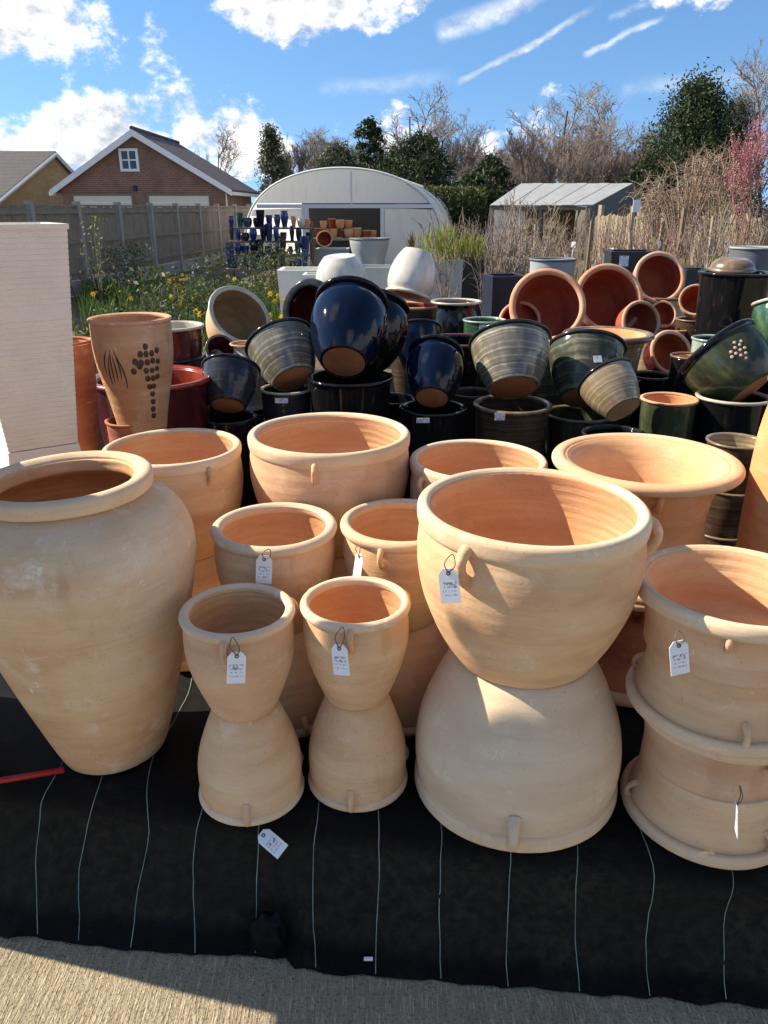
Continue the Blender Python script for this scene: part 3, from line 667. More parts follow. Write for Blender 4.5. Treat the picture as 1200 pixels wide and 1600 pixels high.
# third row
stack2(-0.622, 2.170, 0.199, 0.650, 'wide_bell', M['buff'], M['buff'], M['buff_rim'], 'deep buff pot directly behind the big jar', 'upturned pot behind the shoulder of the big jar', lt=FRONT + .75, ll=.5, ls=0.028, group=FR, sd=12.0)
stack2(-0.163, 2.200, 0.239, 0.684, 'wide_bell', M['buff_pink'], M['buff_pink'], M['buff_rim'], 'broad pinkish pot at the middle of the back terracotta row', 'upturned pot below the broad pinkish pot of the back terracotta row', lt=FRONT + .10 - .2, ll=.5, ls=0.030, group=FR, sd=13.4)
stack2(0.277, 2.150, 0.201, 0.618, 'wide_bell', M['buff'], M['buff'], M['buff_rim'], 'buff pot in the back terracotta row, just above the largest pot', 'upturned pot hidden behind the largest front pot', lt=FRONT + 1.1, ll=.5, ls=0.028, group=FR, sd=14.9)
# four flared orange pots behind the right stack
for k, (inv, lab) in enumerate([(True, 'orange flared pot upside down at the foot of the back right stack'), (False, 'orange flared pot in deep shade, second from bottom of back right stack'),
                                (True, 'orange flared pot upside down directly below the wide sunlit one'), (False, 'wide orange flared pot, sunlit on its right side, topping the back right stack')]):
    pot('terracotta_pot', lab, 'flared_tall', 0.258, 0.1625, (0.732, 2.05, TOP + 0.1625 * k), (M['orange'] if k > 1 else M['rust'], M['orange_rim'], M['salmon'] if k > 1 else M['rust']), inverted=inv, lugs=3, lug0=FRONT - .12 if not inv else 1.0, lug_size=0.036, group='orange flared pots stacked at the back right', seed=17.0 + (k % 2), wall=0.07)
# tall orange pot cut by the right edge
pot('terracotta_pot', 'tall sunlit orange pot cut off by the right edge of the photo', 'tall_jar', 0.18, 0.90, (1.172, 1.93, TOP), (M['orange'], M['orange_rim']), seed=21.0)
# tall pot beyond left edge; board and slim pot added to lengthen its shadow
pot('terracotta_pot', 'tall buff pot standing beyond the left edge of the photo', 'cylinder', 0.30, 0.93, (-1.37, 1.65, TOP), (M['buff'], M['buff_rim']), seed=23.0)
mb = MB(); mb.box((-0.42, -0.20, 0), (0.42, 0.16, 0.025)); tag(link('shadow_board', mb.mesh('shadow_board'), mats=M['timber'], loc=(-1.37, 1.60, TOP + 0.942)), 'unseen board added across the tall pot to carry the shadow-casting slim pot', 'board')
pot('terracotta_pot', 'slim tall pot added on the board, unseen, to cast shadow on the pavement', 'vase', 0.145, 0.70, (-1.36, 1.545, TOP + 0.968), (M['buff'], M['buff_rim']), seed=24.0)

# ------------------------------------------------------------------ swing tags and labels
def hang_tag(label, px, py, Y, turn=0.0, roll=0.0, lug=None, size=1.0, flat=None):
    """a white card tied to a lug; px, py = where the hole of the card is seen"""
    p = PY(px, py, Y)
    root = thing('price_tag', label, 'price tag', p, group='white price tags on the terracotta')
    if flat: root.rotation_euler = flat
    else: root.rotation_euler = (R(-8), roll, turn)
    w, h, c = 0.0185 * size, 0.062 * size, 0.009
    mb = MB(); mb.prism([(-w + c, 0.006), (w - c, 0.006), (w, 0.006 - c * 1.2), (w, -h), (-w, -h), (-w, 0.006 - c * 1.2)], -0.0006, 0.0006)
    link('card', mb.mesh('card'), root, M['tag'])
    mb = MB(); mb.tube([(0.0035 * math.cos(a), -0.0012, 0.0035 * math.sin(a) - 0.003) for a in [i * 0.7 for i in range(10)]], 0.0012, 5)
    link('eyelet', mb.mesh('eyelet', True), root, M['wire'])
    if lug is not None:
        q = Vector(lug) - p; q.rotate(root.rotation_euler.to_quaternion().inverted())
        mid = q * 0.5
        pts = catmull([(0, -0.001, -0.002), tuple(mid + Vector((0.009, -0.006, -0.004))), tuple(q), tuple(mid + Vector((-0.010, -0.007, 0.002))), (0, -0.001, -0.002)], 6)
        mb = MB(); mb.tube(pts, 0.0011, 5); link('string', mb.mesh('string', True), root, M['wire'])
    return root
hang_tag('white tag hanging on the small pot beside the big jar', 370, 1023, 1.325, R(12), R(6), PY(364, 996, 1.335))
hang_tag('white tag hanging on the small pot next to the largest pot', 530, 1011, 1.370, R(-22), R(-8), PY(536, 980, 1.378))
hang_tag('white tag hanging from the lug of the largest pot', 700, 893, 1.285, R(-8), R(-8), PY(707, 866, 1.295))
hang_tag('white tag on the medium pot behind the two small stacks', 413, 872, 1.625, R(2), R(4), PY(421, 858, 1.63))
hang_tag('narrow folded tag on the half hidden medium pot', 562, 868, 1.645, R(-62), R(2), PY(563, 852, 1.650))
hang_tag('white tag on the topmost pot of the right-hand stack', 1060, 1006, 1.225, R(10), R(-8), PY(1060, 985, 1.235))
hang_tag('white tag seen edge-on low on the right-hand stack', 1150, 1258, 1.195, R(74), R(8), PY(1156, 1228, 1.215))
t = hang_tag('loose white tag lying on the black fabric in front of the small stack', 410, 1302, 1.30, flat=(R(-58), R(-42), R(0)), size=1.0)
fp = fab(PY(410, 1302, 1.30).x, -0.035)
nv = Vector((0, -0.62, 0.78)); dv = (Vector((0.80, 0, 0)) + Vector((0, -0.78, -0.62)) * 0.60).normalized()
zv = -dv; yv = -nv; xv = yv.cross(zv).normalized(); mt_ = Matrix((xv, yv, zv)).transposed()
t.rotation_mode = 'QUATERNION'; t.rotation_quaternion = mt_.to_quaternion()
t.location = PY(410, 1304, fp.y - 0.016)

# red strip lying at the left, paper scrap on the hem
rs = MB(); a = PY(-60, 1225, 1.62); b_ = PY(82, 1206, 1.47); 
A0, B0 = Vector((-1.15, 1.432, TOP + 0.010)), Vector((-0.79, 1.528, TOP + 0.010))
rs.tube([A0, (A0 + B0) / 2, B0], 0.0075, 8)
tag(link('plastic_strip', rs.mesh('plastic_strip', True), mats=M['red_plastic']), 'red plastic strip lying on the fabric by the big jar', 'strip')
ps = MB(); ps.box((-0.010, -0.002, -0.004), (0.010, 0.002, 0.004)); o = link('paper_scrap', ps.mesh('paper_scrap'), mats=M['label_white'], loc=fab(-0.035, -0.285) + Vector((0, -0.008, 0.004)))
tag(o, 'tiny white paper scrap at the hem of the black fabric', 'paper')

# ------------------------------------------------------------------ white tapered planter at the left
def tapered_box(w0, w1, h, wall=0.06, ribs=0):
    """square planter: outer skin from foot to mouth, hollow inside; ribs = raised horizontal ridges"""
    mb = MB(); prof = []
    if ribs:
        for i in range(ribs):
            z0 = h * i / ribs; z1 = h * (i + 0.72) / ribs; z2 = h * (i + 0.86) / ribs
            for z, e in ((z0, 0.0), (z1, 0.0), (z2, -0.0020)): prof.append((w0 + (w1 - w0) * z / h + e, z))
    else: prof.append((w0, 0))
    prof += [(w1, h), (w1 - wall * w1, h), ((w1 - wall * w1) * 0.97, h * 0.6)]
    vs = []
    for w, z in prof: vs += [(-w, -w, z), (w, -w, z), (w, w, z), (-w, w, z)]
    n = len(prof)
    fs = [(4 * i + j, 4 * i + (j + 1) % 4, 4 * i + 4 + (j + 1) % 4, 4 * i + 4 + j) for i in range(n - 1) for j in range(4)] + [(3, 2, 1, 0), tuple(4 * (n - 1) + j for j in range(4))]
    mb.add(vs, fs); return mb.mesh('shell')
def square_planter(label, px, py, Y, w_px, hgt, mat, taper=0.92, rot=0.0, cat='planter', ribs=0, soil=False, group=None, name='square_planter', z=None):
    """py = photo height of its top edge"""
    p = PY(px, py, Y); w = w_px * PXM(py, Y) / 2
    root = thing(name, label, cat, (p.x, p.y, p.z - hgt), (0, 0, rot), group)
    sh = link('shell', tapered_box(w * taper, w, hgt, 0.1, ribs), root, mat)
    mb = MB(); 
    for (x0, y0, x1, y1) in ((-w * 1.02, -w * 1.02, w * 1.02, -w * .86), (-w * 1.02, w * .86, w * 1.02, w * 1.02), (-w * 1.02, -w * .86, -w * .86, w * .86), (w * .86, -w * .86, w * 1.02, w * .86)):
        mb.box((x0, y0, hgt - 0.03), (x1, y1, hgt + 0.004))
    link('rim', mb.mesh('rim'), root, mat)
    if soil:
        mb = MB(); mb.add([(-w * .9, -w * .9, hgt * .9), (w * .9, -w * .9, hgt * .9), (w * .9, w * .9, hgt * .9), (-w * .9, w * .9, hgt * .9)], [(0, 1, 2, 3)]); link('soil', mb.mesh('soil'), root, M['soil'])
    return root
wp = thing('square_planter', 'tall white tapered square planter with fine horizontal ribs at the left edge', 'planter', (-1.262, 2.70, 0.815), (0, 0, R(33)))
link('shell', tapered_box(0.115, 0.172, 0.735, 0.1, 42), wp, M['planter_cream'])
mb = MB()
for q in ((-.176, -.176, .176, -.150), (-.176, .150, .176, .176), (-.176, -.150, -.150, .150), (.150, -.150, .176, .150)): mb.box((q[0], q[1], 0.722), (q[2], q[3], 0.738))
link('rim', mb.mesh('rim'), wp, M['planter_cream'])
wl = thing('square_planter', 'white square planter upside down beneath the tall ribbed one', 'planter', (-1.262, 2.70, 0.812), (math.pi, 0, R(33)))
link('shell', tapered_box(0.1175, 0.16, 0.51, 0.1, 0), wl, M['planter_cream'])

# ------------------------------------------------------------------ glazed pots behind
def sticker(root_label, px, py, Y, w=0.05, h=0.022, turn=0.0, tilt=0.0):
    mb = MB(); mb.box((-w / 2, -0.001, -h / 2), (w / 2, 0.001, h / 2))
    o = link('paper_label', mb.mesh('paper_label'), mats=M['label'], loc=PY(px, py, Y), rot=(tilt, 0, turn))
    return tag(o, root_label, 'label', 'paper labels on glazed pots')
def up(label, kind, px, py, Y, rpx, h, mats, base=None, cat='pot', **kw):
    """upright pot whose mouth centre is seen at px, py; a plain stand-in pile below is another pot of its kind"""
    p = PY(px, py, Y); r = rpx * PXM(py, Y)
    return pot(kw.pop('name', 'glazed_pot'), label, kind, r, h, (p.x, p.y, p.z - h), mats, cat=cat, seg=48, **kw)
def tip(label, kind, px, py, Y, rpx, hr, axis, mats, at='mouth', **kw):
    """tipped pot: px, py = where the mouth (or foot) centre is seen; hr = height over radius"""
    p = PY(px, py, Y); r = rpx * PXM(py, Y); h = hr * r; ax = Vector(axis).normalized()
    loc = p - ax * h if at == 'mouth' else p
    return pot(kw.pop('name', 'glazed_pot'), label, kind, r, h, loc, mats, axis=ax, seg=48, **kw)
m = M
# left part
up('dark red tall pot with grape pattern, half hidden by the white planter', 'vase', 98, 532, 3.10, 44, 0.62, (m['rust'], m['rust']), name='terracotta_pot')
gp = up('tall terracotta pot decorated with a dark bunch of grapes', 'grape', 203, 496, 2.95, 63.5, 0.44, (m['grape_clay'], m['red_rim']), name='grape_pot', wall=0.07)
up('rusty pot under the grape decorated pot', 'cylinder', 205, 655, 2.95, 40, 0.48, (m['rust'], m['rust']), name='terracotta_pot') 
up('wide red glazed trough bowl behind the grape pot', 'cylinder', 236, 588, 3.45, 94, 0.55, (m['maroon'], m['redg'], m['redg']))
up('red glazed pot with cream rim right of the grape pot', 'cylinder', 268, 508, 3.9, 50, 0.20, (m['maroon'], m['cream_rim'], m['cream_rim']))
up('red pot with grey rim under the cream rimmed one', 'cylinder', 268, 556, 3.9, 52, 0.55, (m['maroon'], m['slate'], m['maroon']))
tip('tipped terracotta bowl with cream rim resting on its side by the daffodils', 'cup', 376, 492, 4.3, 52, 1.25, (0.45, -0.52, 0.50), (m['orange_rim'], m['cream_rim'], m['tan_inside']))
tip('small cream sided pot with dark red mouth below the cream rimmed bowl', 'cup', 345, 545, 4.05, 24, 1.6, (0.35, -0.75, 0.45), (m['creamg'], m['brown_rim'], m['maroon']))
up('small upright pot with terracotta mouth and cream body', 'urn', 388, 536, 3.95, 29, 0.34, (m['creamg'], m['red_rim'], m['orange']))
tip('blue-black slate glazed pot tipped with its foot toward us', 'cup', 356, 634, 3.45, 47, 1.4, (0.02, 0.64, 0.77), (m['slate'], m['dark_rim']), at='foot', foot=m['foot'])
up('dark pot under the tipped blue-black one', 'cup', 356, 650, 3.5, 46, 0.50, (m['blackg'], m['dark_rim']))
tip('grey and cream banded pot leaning left, foot toward the navy pot', 'cup', 459, 592, 3.65, 57, 1.3, (-0.36, 0.62, 0.70), (m['stripe'], m['dark_rim']), at='foot', foot=m['foot'])
up('dark glazed pot with cream rim and label under the banded one', 'cup', 447, 606, 3.65, 41, 0.50, (m['slate'], m['cream_rim']))
sticker('white label on the dark cream rimmed pot', 440, 626, 3.52, 0.06, 0.024)
tip('black pot with deep maroon mouth leaning behind the big navy pot', 'egg', 480, 482, 4.45, 48, 1.5, (-0.42, -0.80, 0.30), (m['blackg'], m['dark_rim'], m['maroon']))
tip('big shiny navy pot tipped with its orange foot toward us', 'egg', 537, 566, 3.55, 62, 2.05, (0.08, 0.78, 0.62), (m['navy'], m['blackg']), at='foot', foot=m['foot'])
tip('second navy pot leaning just behind the biggest navy pot', 'egg', 572, 566, 3.95, 58, 1.7, (0.14, 0.60, 0.78), (m['blackg'], m['blackg']), at='foot')
up('black glazed pot carrying the biggest navy pot', 'cylinder', 547, 588, 3.60, 68, 0.55, (m['blackg'], m['blackg']))
tip('navy pot with pale blue sheen half hidden at the centre', 'cup', 655, 575, 4.35, 40, 1.6, (-0.05, 0.5, 0.8), (m['navy'], m['dark_rim']), at='foot')
tip('small navy pot tipped with orange foot at the centre', 'egg', 675, 622, 3.50, 46, 1.95, (0.10, 0.75, 0.65), (m['navy'], m['blackg']), at='foot', foot=m['foot'])
up('black labelled pot below the small navy pot', 'cylinder', 677, 636, 3.55, 53, 0.55, (m['blackg'], m['blackg']))
sticker('white label on the black pot below the small navy one', 661, 657, 3.36, 0.058, 0.022)
tip('cream jar upside down with its orange mouth showing at lower left', 'egg', 637, 462, 5.3, 37, 1.85, (-0.22, -0.26, -0.90), (m['creamg'], m['creamg'], m['orange']))
up('red-brown rimmed pot under the cream jar', 'cup', 645, 476, 5.3, 44, 0.60, (m['brown'], m['red_rim'], m['red_in']))
up('black pot with cream rim behind the small navy pot', 'urn', 713, 470, 5.0, 40, 0.50, (m['blackg'], m['cream_rim'], m['brown']))
up('green glazed pot with a white label at the centre', 'cylinder', 757, 499, 4.7, 34, 0.45, (m['green'], m['celadon']))
sticker('white label on the green glazed pot', 757, 511, 4.56, 0.062, 0.022)
up('maroon rimmed low dark pot between navy and banded pots', 'cylinder', 722, 530, 4.3, 62, 0.50, (m['blackg'], m['maroon']))
# right part
tip('cream and grey banded pot tipped with brown foot, right of the navy pots', 'cup', 802, 606, 3.60, 66, 1.25, (-0.02, 0.64, 0.77), (m['stripe'], m['dark_rim']), at='foot', foot=m['foot'])
up('brown glazed pot with a label carrying the banded pot', 'cylinder', 801, 630, 3.60, 62, 0.55, (m['brown'], m['brown_rim']))
sticker('white label on the brown glazed pot', 781, 651, 3.40, 0.046, 0.034)
tip('red terracotta bowl facing us, leftmost of the three big red mouths', 'bowl', 856, 477, 4.7, 60, 1.3, (-0.03, -0.90, 0.42), (m['red_in'], m['red_rim'], m['red_in']), name='terracotta_bowl')
tip('sliver of a red bowl left of the leftmost big red mouth', 'bowl', 812, 502, 4.9, 33, 1.2, (-0.12, -0.9, 0.40), (m['red_in'], m['red_rim'], m['red_in']), name='terracotta_bowl')
up('stacked terracotta pots under the leftmost red bowl', 'cylinder', 860, 545, 4.75, 62, 0.55, (m['sage'], m['brown_rim']))
tip('red terracotta bowl facing us, middle one of the three big red mouths', 'bowl', 953, 466, 5.1, 56, 1.3, (0.10, -0.90, 0.40), (m['red_in'], m['red_rim'], m['red_in']), name='terracotta_bowl')
tip('red terracotta bowl facing us, highest of the three big red mouths', 'bowl', 1031, 433, 5.6, 41, 1.3, (0.02, -0.90, 0.36), (m['red_in'], m['red_rim'], m['red_in']), name='terracotta_bowl')
up('grey pot under the highest red bowl', 'cylinder', 1035, 462, 5.7, 42, 0.65, (m['stripe_tan'], m['brown_rim']))
tip('red bowl peeping out right of the middle red mouth', 'bowl', 1003, 503, 4.9, 34, 1.2, (0.25, -0.88, 0.30), (m['red_in'], m['red_rim'], m['red_in']), name='terracotta_bowl')
tip('small red mouthed pot above the flat terracotta rim', 'bowl', 1036, 491, 5.1, 22, 1.3, (0.0, -0.9, 0.35), (m['red_in'], m['red_rim'], m['red_in']), name='terracotta_bowl')
up('terracotta rim below the small red mouthed pot', 'cylinder', 1050, 512, 5.0, 34, 0.50, (m['rust'], m['red_rim'], m['red_in']), name='terracotta_pot')
up('broad flared pot with pale brown rim and sunlit inside', 'flared_tall', 950, 520, 4.15, 70, 0.28, (m['stripe_tan'], m['brown_rim'], m['orange']))
up('dark pot under the broad flared pale rimmed pot', 'cup', 950, 590, 4.15, 50, 0.40, (m['sage'], m['dark_rim']))
tip('sage green banded pot with a label, tipped left of the tan banded pot', 'cup', 912, 622, 3.75, 62, 1.4, (0.12, 0.60, 0.78), (m['sage'], m['dark_rim']), at='foot', foot=m['foot'])
sticker('white label on the sage banded pot', 934, 561, 3.69, 0.042, 0.034, R(10), R(-32))
up('dark pot below the sage green banded pot', 'cup', 905, 645, 3.75, 54, 0.50, (m['moss'], m['brown_rim']))
tip('tan banded pot tipped with its foot toward the lower right', 'cup', 974, 640, 3.20, 48, 1.35, (-0.34, 0.70, 0.62), (m['stripe_tan'], m['dark_rim']), at='foot', foot=m['tan_inside'])
up('black pot under the tan banded pot', 'cup', 960, 676, 3.35, 50, 0.50, (m['blackg'], m['dark_rim']))
tip('dark red mouthed pot facing us below the red bowls', 'bowl', 1050, 550, 4.35, 36, 1.3, (0.20, -0.86, 0.42), (m['maroon'], m['red_rim'], m['red_in']), name='terracotta_bowl')
up('grey bowl under the dark red mouthed pot', 'cup', 1040, 592, 4.4, 40, 0.45, (m['slate'], m['slate']))
up('narrow black pot with terracotta mouth left of the dotted bowl', 'cylinder', 1078, 555, 3.95, 30, 0.55, (m['blackg'], m['brown_rim'], m['orange']))
up('dark pot with sunlit terracotta mouth right of the tan banded pot', 'cup', 1046, 622, 3.45, 44, 0.50, (m['moss'], m['red_rim'], m['orange']))
db = tip('big mossy green bowl with a patch of pale dots tipped toward the right', 'bowl', 1172, 610, 3.45, 70, 1.25, (-0.50, 0.58, 0.62), (m['moss'], m['blackg']), at='foot', foot=m['foot'])
up('black pot with cream rim carrying the mossy dotted bowl', 'cylinder', 1146, 618, 3.45, 56, 0.50, (m['blackg'], m['cream_rim']))
up('tall black glazed tub at the right edge', 'cylinder', 1150, 425, 4.5, 56, 0.38, (m['blackg'], m['blackg']))
up('black pot beneath the tall black glazed tub', 'cup', 1150, 518, 4.5, 50, 0.50, (m['blackg'], m['dark_rim']))
tip('beige bowl upside down on the tall black tub', 'bowl', 1143, 424, 4.55, 35, 0.55, (0, 0.05, -1), (m['brown_rim'], m['brown_rim']))
tip('small cream pot with red mouth left of the tall black tub', 'cup', 1088, 468, 4.9, 26, 1.5, (-0.25, -0.8, 0.45), (m['creamg'], m['red_rim'], m['red_in']))
up('pot under the small cream red-mouthed pot', 'cylinder', 1085, 498, 4.95, 28, 0.50, (m['brown'], m['brown_rim']))
up('pale celadon rimmed pot below the tall black tub', 'cylinder', 1118, 528, 4.15, 36, 0.50, (m['celadon'], m['celadon'], m['slate']))
tip('yellow-green glazed pot cut by the right edge', 'egg', 1222, 545, 3.7, 40, 1.9, (-0.1, 0.3, 0.9), (m['green'], m['cream_rim']), at='foot')
up('pot below the yellow-green one at the right edge', 'cylinder', 1222, 560, 3.75, 40, 0.55, (m['blackg'], m['dark_rim']))
# darker pots filling the gaps low in the pile
for lab, kd, px, py, Y, rp, h_, mm in [
    ('dark brown pot in the gap right of the grape pot', 'cup', 300, 628, 3.65, 42, .5, ('brown', 'dark_rim')),
    ('slate pot in the gap left of the dark cream rimmed pot', 'cup', 405, 640, 3.85, 36, .5, ('slate', 'dark_rim')),
    ('black pot in the gap between the two navy pots', 'cylinder', 612, 622, 4.0, 40, .5, ('blackg', 'dark_rim')),
    ('bronze pot in the gap right of the small navy pot', 'cup', 738, 612, 3.95, 36, .5, ('brown', 'brown_rim')),
    ('black pot low between the brown labelled pot and the sage one', 'cylinder', 862, 640, 4.0, 34, .5, ('blackg', 'dark_rim')),
    ('small bronze pot behind the blue-black slate pot', 'cup', 318, 575, 4.1, 28, .5, ('brown', 'brown_rim')),
    ('black pot behind the grey and cream banded pot', 'cylinder', 430, 560, 4.3, 44, .6, ('blackg', 'dark_rim')),
    ('dark brown pot behind the small navy pot', 'cylinder', 745, 560, 4.55, 40, .6, ('brown', 'dark_rim')),
    ('black pot in the gap behind the narrow black pot', 'cylinder', 1015, 585, 4.2, 34, .5, ('blackg', 'brown_rim')),
    ('bronze pot in the gap below the dotted bowl', 'cup', 1092, 640, 3.75, 38, .5, ('brown', 'brown_rim')),
]: up(lab, kd, px, py, Y, rp, h_, (m[mm[0]], m[mm[1]]))
# banded brown stack at the right behind the orange flared pots
for k, yy in enumerate((0, 1, 2)):
    p = PY(1152, 688, 2.62)
    pot('glazed_pot', ['brown banded pot topping the dark stack left of the orange pot', 'brown banded pot in the middle of the dark stack at right', 'brown banded pot at the foot of the dark stack at right'][k], 'cup', 46 * PXM(688, 2.62), 0.20, (p.x, p.y, p.z - 0.20 - 0.17 * k), (m['brown'], m['brown_rim'], m['stripe_tan']), seg=48)

# grapes and leaf strokes on the grape pot, dots on the mossy bowl
def on_wall(root, kind, r, h, ang, zf, lift=0.0):
    outer = POTS[kind]['out']; rr = outer[-1][0]
    for (a0, b0), (a1, b1) in zip(outer, outer[1:]):
        if b0 <= zf <= b1: rr = a0 + (a1 - a0) * (zf - b0) / (b1 - b0)
    return Vector(((rr * r + lift) * math.cos(ang), (rr * r + lift) * math.sin(ang), zf * h))
bm = bmesh.new(); bmesh.ops.create_uvsphere(bm, u_segments=10, v_segments=6, radius=1)
for f in bm.faces: f.smooth = True
dot = bpy.data.meshes.new('dot'); bm.to_mesh(dot); bm.free()
M['grape'] = plain('grape_paint', (0.035, 0.018, 0.016), 0.5, 0.2)
M['dotc'] = plain('dot_paint', (0.42, 0.30, 0.22), 0.5, 0.2)
gr, gh = 63.5 * PXM(496, 2.95), 0.44
gridpts = [(0, .80), (-1, .74), (0, .74), (1, .74), (2, .76), (-2, .68), (-1, .67), (0.1, .67), (1.1, .68), (2.1, .67), (-2.4, .60), (-0.2, .60), (.9, .60), (1.9, .61), (-1.3, .64), (0, .53), (1.1, .53), (2, .54), (.3, .46), (1.2, .46), (.9, .39), (1.0, .32), (1.0, .25), (1.1, .19)]
for gx, gz in gridpts:
    a = FRONT + 0.34 + gx * 0.145 + 0.26
    l = link('grape', dot, gp, M['grape']); l.location = on_wall(gp, 'grape', gr, gh, a, gz); l.scale = (0.003, 0.0105, 0.013); l.rotation_euler = (0, 0, a)
mbv = MB()
for k in range(6):
    a0 = FRONT - 0.40 + 0.05 * k; pts = [on_wall(gp, 'grape', gr, gh, a0 + 0.20 * math.sin(t * 2.0) * (k - 2.5) / 3, 0.78 - (0.22 + 0.03 * (k % 3)) * t - 0.05 * (k % 2), 0.0) for t in [i / 8 for i in range(9)]]
    mbv.tube(pts, [0.0022 * math.sin(math.pi * (i + .5) / 9) + 0.0006 for i in range(9)], 5)
link('leaf_strokes', mbv.mesh('leaf_strokes', True), gp, M['grape'])
dr = 70 * PXM(610, 3.45)
inv = db.rotation_quaternion.inverted(); toward = inv @ Vector((0.05, -1, 0.15)); dang = math.atan2(toward.y, toward.x)
for gx, gz in [(0, .62), (1, .62), (-1, .60), (.5, .54), (-.5, .53), (1.4, .53), (0, .46), (1, .45), (.5, .70), (-1.4, .52), (.5, .38), (1.6, .66)]:
    a = dang + gx * 0.13
    l = link('dot', dot, db, M['dotc']); l.location = on_wall(db, 'bowl', dr, dr * 1.25, a, gz); l.scale = (0.003, 0.008, 0.008); l.rotation_euler = (0, 0, a)

# ------------------------------------------------------------------ planters farther back
def round_at(label, kind, px, py, Y, rpx, h, mats, **kw): return up(label, kind, px, py, Y, rpx, h, mats, cat='planter', name='round_planter', **kw)
square_planter('white square planter left of the others by the daffodils', 475, 420, 10.5, 74, 0.80, M['white_stone'])
square_planter('small white square planter in front of the white one', 500, 428, 9.6, 50, 0.75, M['white_stone'])
square_planter('pale grey square planter behind the cream jar', 590, 416, 11.5, 58, 0.78, M['pale_grey'])
square_planter('grey square planter holding the lime green shrub', 690, 405, 10.8, 62, 0.90, M['pale_grey'], soil=True)
square_planter('charcoal square planter right of the grey one with the lime shrub', 738, 405, 10.8, 38, 0.90, M['charcoal'], soil=True)
square_planter('navy square planter leaning behind the red bowls', 788, 430, 7.0, 54, 0.85, M['navy_matt'], rot=R(10))
square_planter('black square planter with a white label behind the highest red bowl', 985, 392, 8.2, 68, 0.90, M['charcoal'], rot=R(-6))
square_planter('small grey-blue box planter beside the black one with a label', 957, 398, 8.6, 24, 0.90, M['lead'])
sticker('white label on the black square planter', 975, 408, 7.9, 0.09, 0.10)
square_planter('black box planter between highest red bowl and black tub', 1085, 420, 7.4, 36, 0.85, M['charcoal'])
round_at('grey round planter behind the leftmost red bowl', 'cylinder', 864, 404, 8.0, 37, 0.85, (M['grey_stone'], M['lead']))
round_at('lead grey round planter in front of the tunnel doorway', 'vase', 577, 372, 12.6, 32, 0.46, (M['grey_stone'], M['lead']))
round_at('pale planter under the lead grey round planter', 'cylinder', 577, 416, 12.4, 30, 0.80, (M['pale_grey'], M['pale_grey']))
round_at('grey barrel planter at the right edge above the black tub', 'cylinder', 1180, 386, 7.8, 38, 0.95, (M['lead'], M['grey_stone']))
tip('cream domed jar upside down left of the lead grey planter', 'egg', 535, 456, 8.6, 40, 1.35, (0.05, 0.1, -1), (m['creamg'], m['creamg']))
up('cream pot under the upturned cream domed jar', 'cylinder', 535, 458, 8.6, 38, 0.60, (m['creamg'], m['cream_rim']))

# ------------------------------------------------------------------ left fence
def fence_left():
    root = thing('panel_fence', 'grey weathered panel fence with concrete posts running back on the left', 'fence')
    c = 7.62; posts = []
    for n in range(-3, 8):
        Y = (2.119 + 0.239 * n) * c; X = 0.1 * Y - c
        posts.append(Vector((X, Y, 0)))
    d = (posts[1] - posts[0]).normalized(); nrm = Vector((d.y, -d.x, 0)); ang = math.atan2(d.y, d.x)
    rng = random.Random(4)
    Lp = (posts[1] - posts[0]).length
    mb = MB(); mb.box((-0.06, -0.06, 0), (0.06, 0.06, 1.72)); pm = mb.mesh('post')
    mb = MB(); nb = 14
    for i in range(nb):
        x0 = 0.07 + (Lp - 0.14) * i / nb; x1 = 0.07 + (Lp - 0.14) * (i + 1) / nb - 0.008
        o_ = rng.uniform(-.006, .006); mb.box((x0, -0.012 + o_, 0.28), (x1, 0.012 + o_, 1.62 + rng.uniform(-.012, .012)))
    bmesh_ = mb.mesh('boards')
    mb = MB()
    for z in (0.42, 0.95, 1.50): mb.box((0.065, -0.05, z), (Lp - 0.065, -0.0125, z + 0.07))
    rail = mb.mesh('rails')
    mb = MB(); mb.box((0.062, -0.03, 1.625), (Lp - 0.062, 0.03, 1.66)); cap = mb.mesh('capping')
    mb = MB(); mb.box((0.062, -0.025, 0.0), (Lp - 0.062, 0.025, 0.275)); grav = mb.mesh('gravel_board')
    for i, p in enumerate(posts):
        link('post', pm, root, M['concrete_post'], loc=p, rot=(R(rng.uniform(-1, 1)), R(rng.uniform(-1.2, 1.2)), ang))
        if i < len(posts) - 1:
            b = link('boards', bmesh_, root, M['fence_wood'], loc=p, rot=(0, 0, ang)); b['kind'] = 'stuff'
            link('capping', cap, root, M['fence_wood'], loc=p, rot=(0, 0, ang)); link('gravel_board', grav, root, M['concrete_post'], loc=p, rot=(0, 0, ang))
            r_ = link('rails', rail, root, M['fence_wood'], loc=p, rot=(0, 0, ang)); r_['kind'] = 'stuff'
M['fence_wood'] = plain('fence_wood', (0.22, 0.185, 0.145), 0.9, 0.28, 3.0, 0.4, bscale=25)
fence_left()

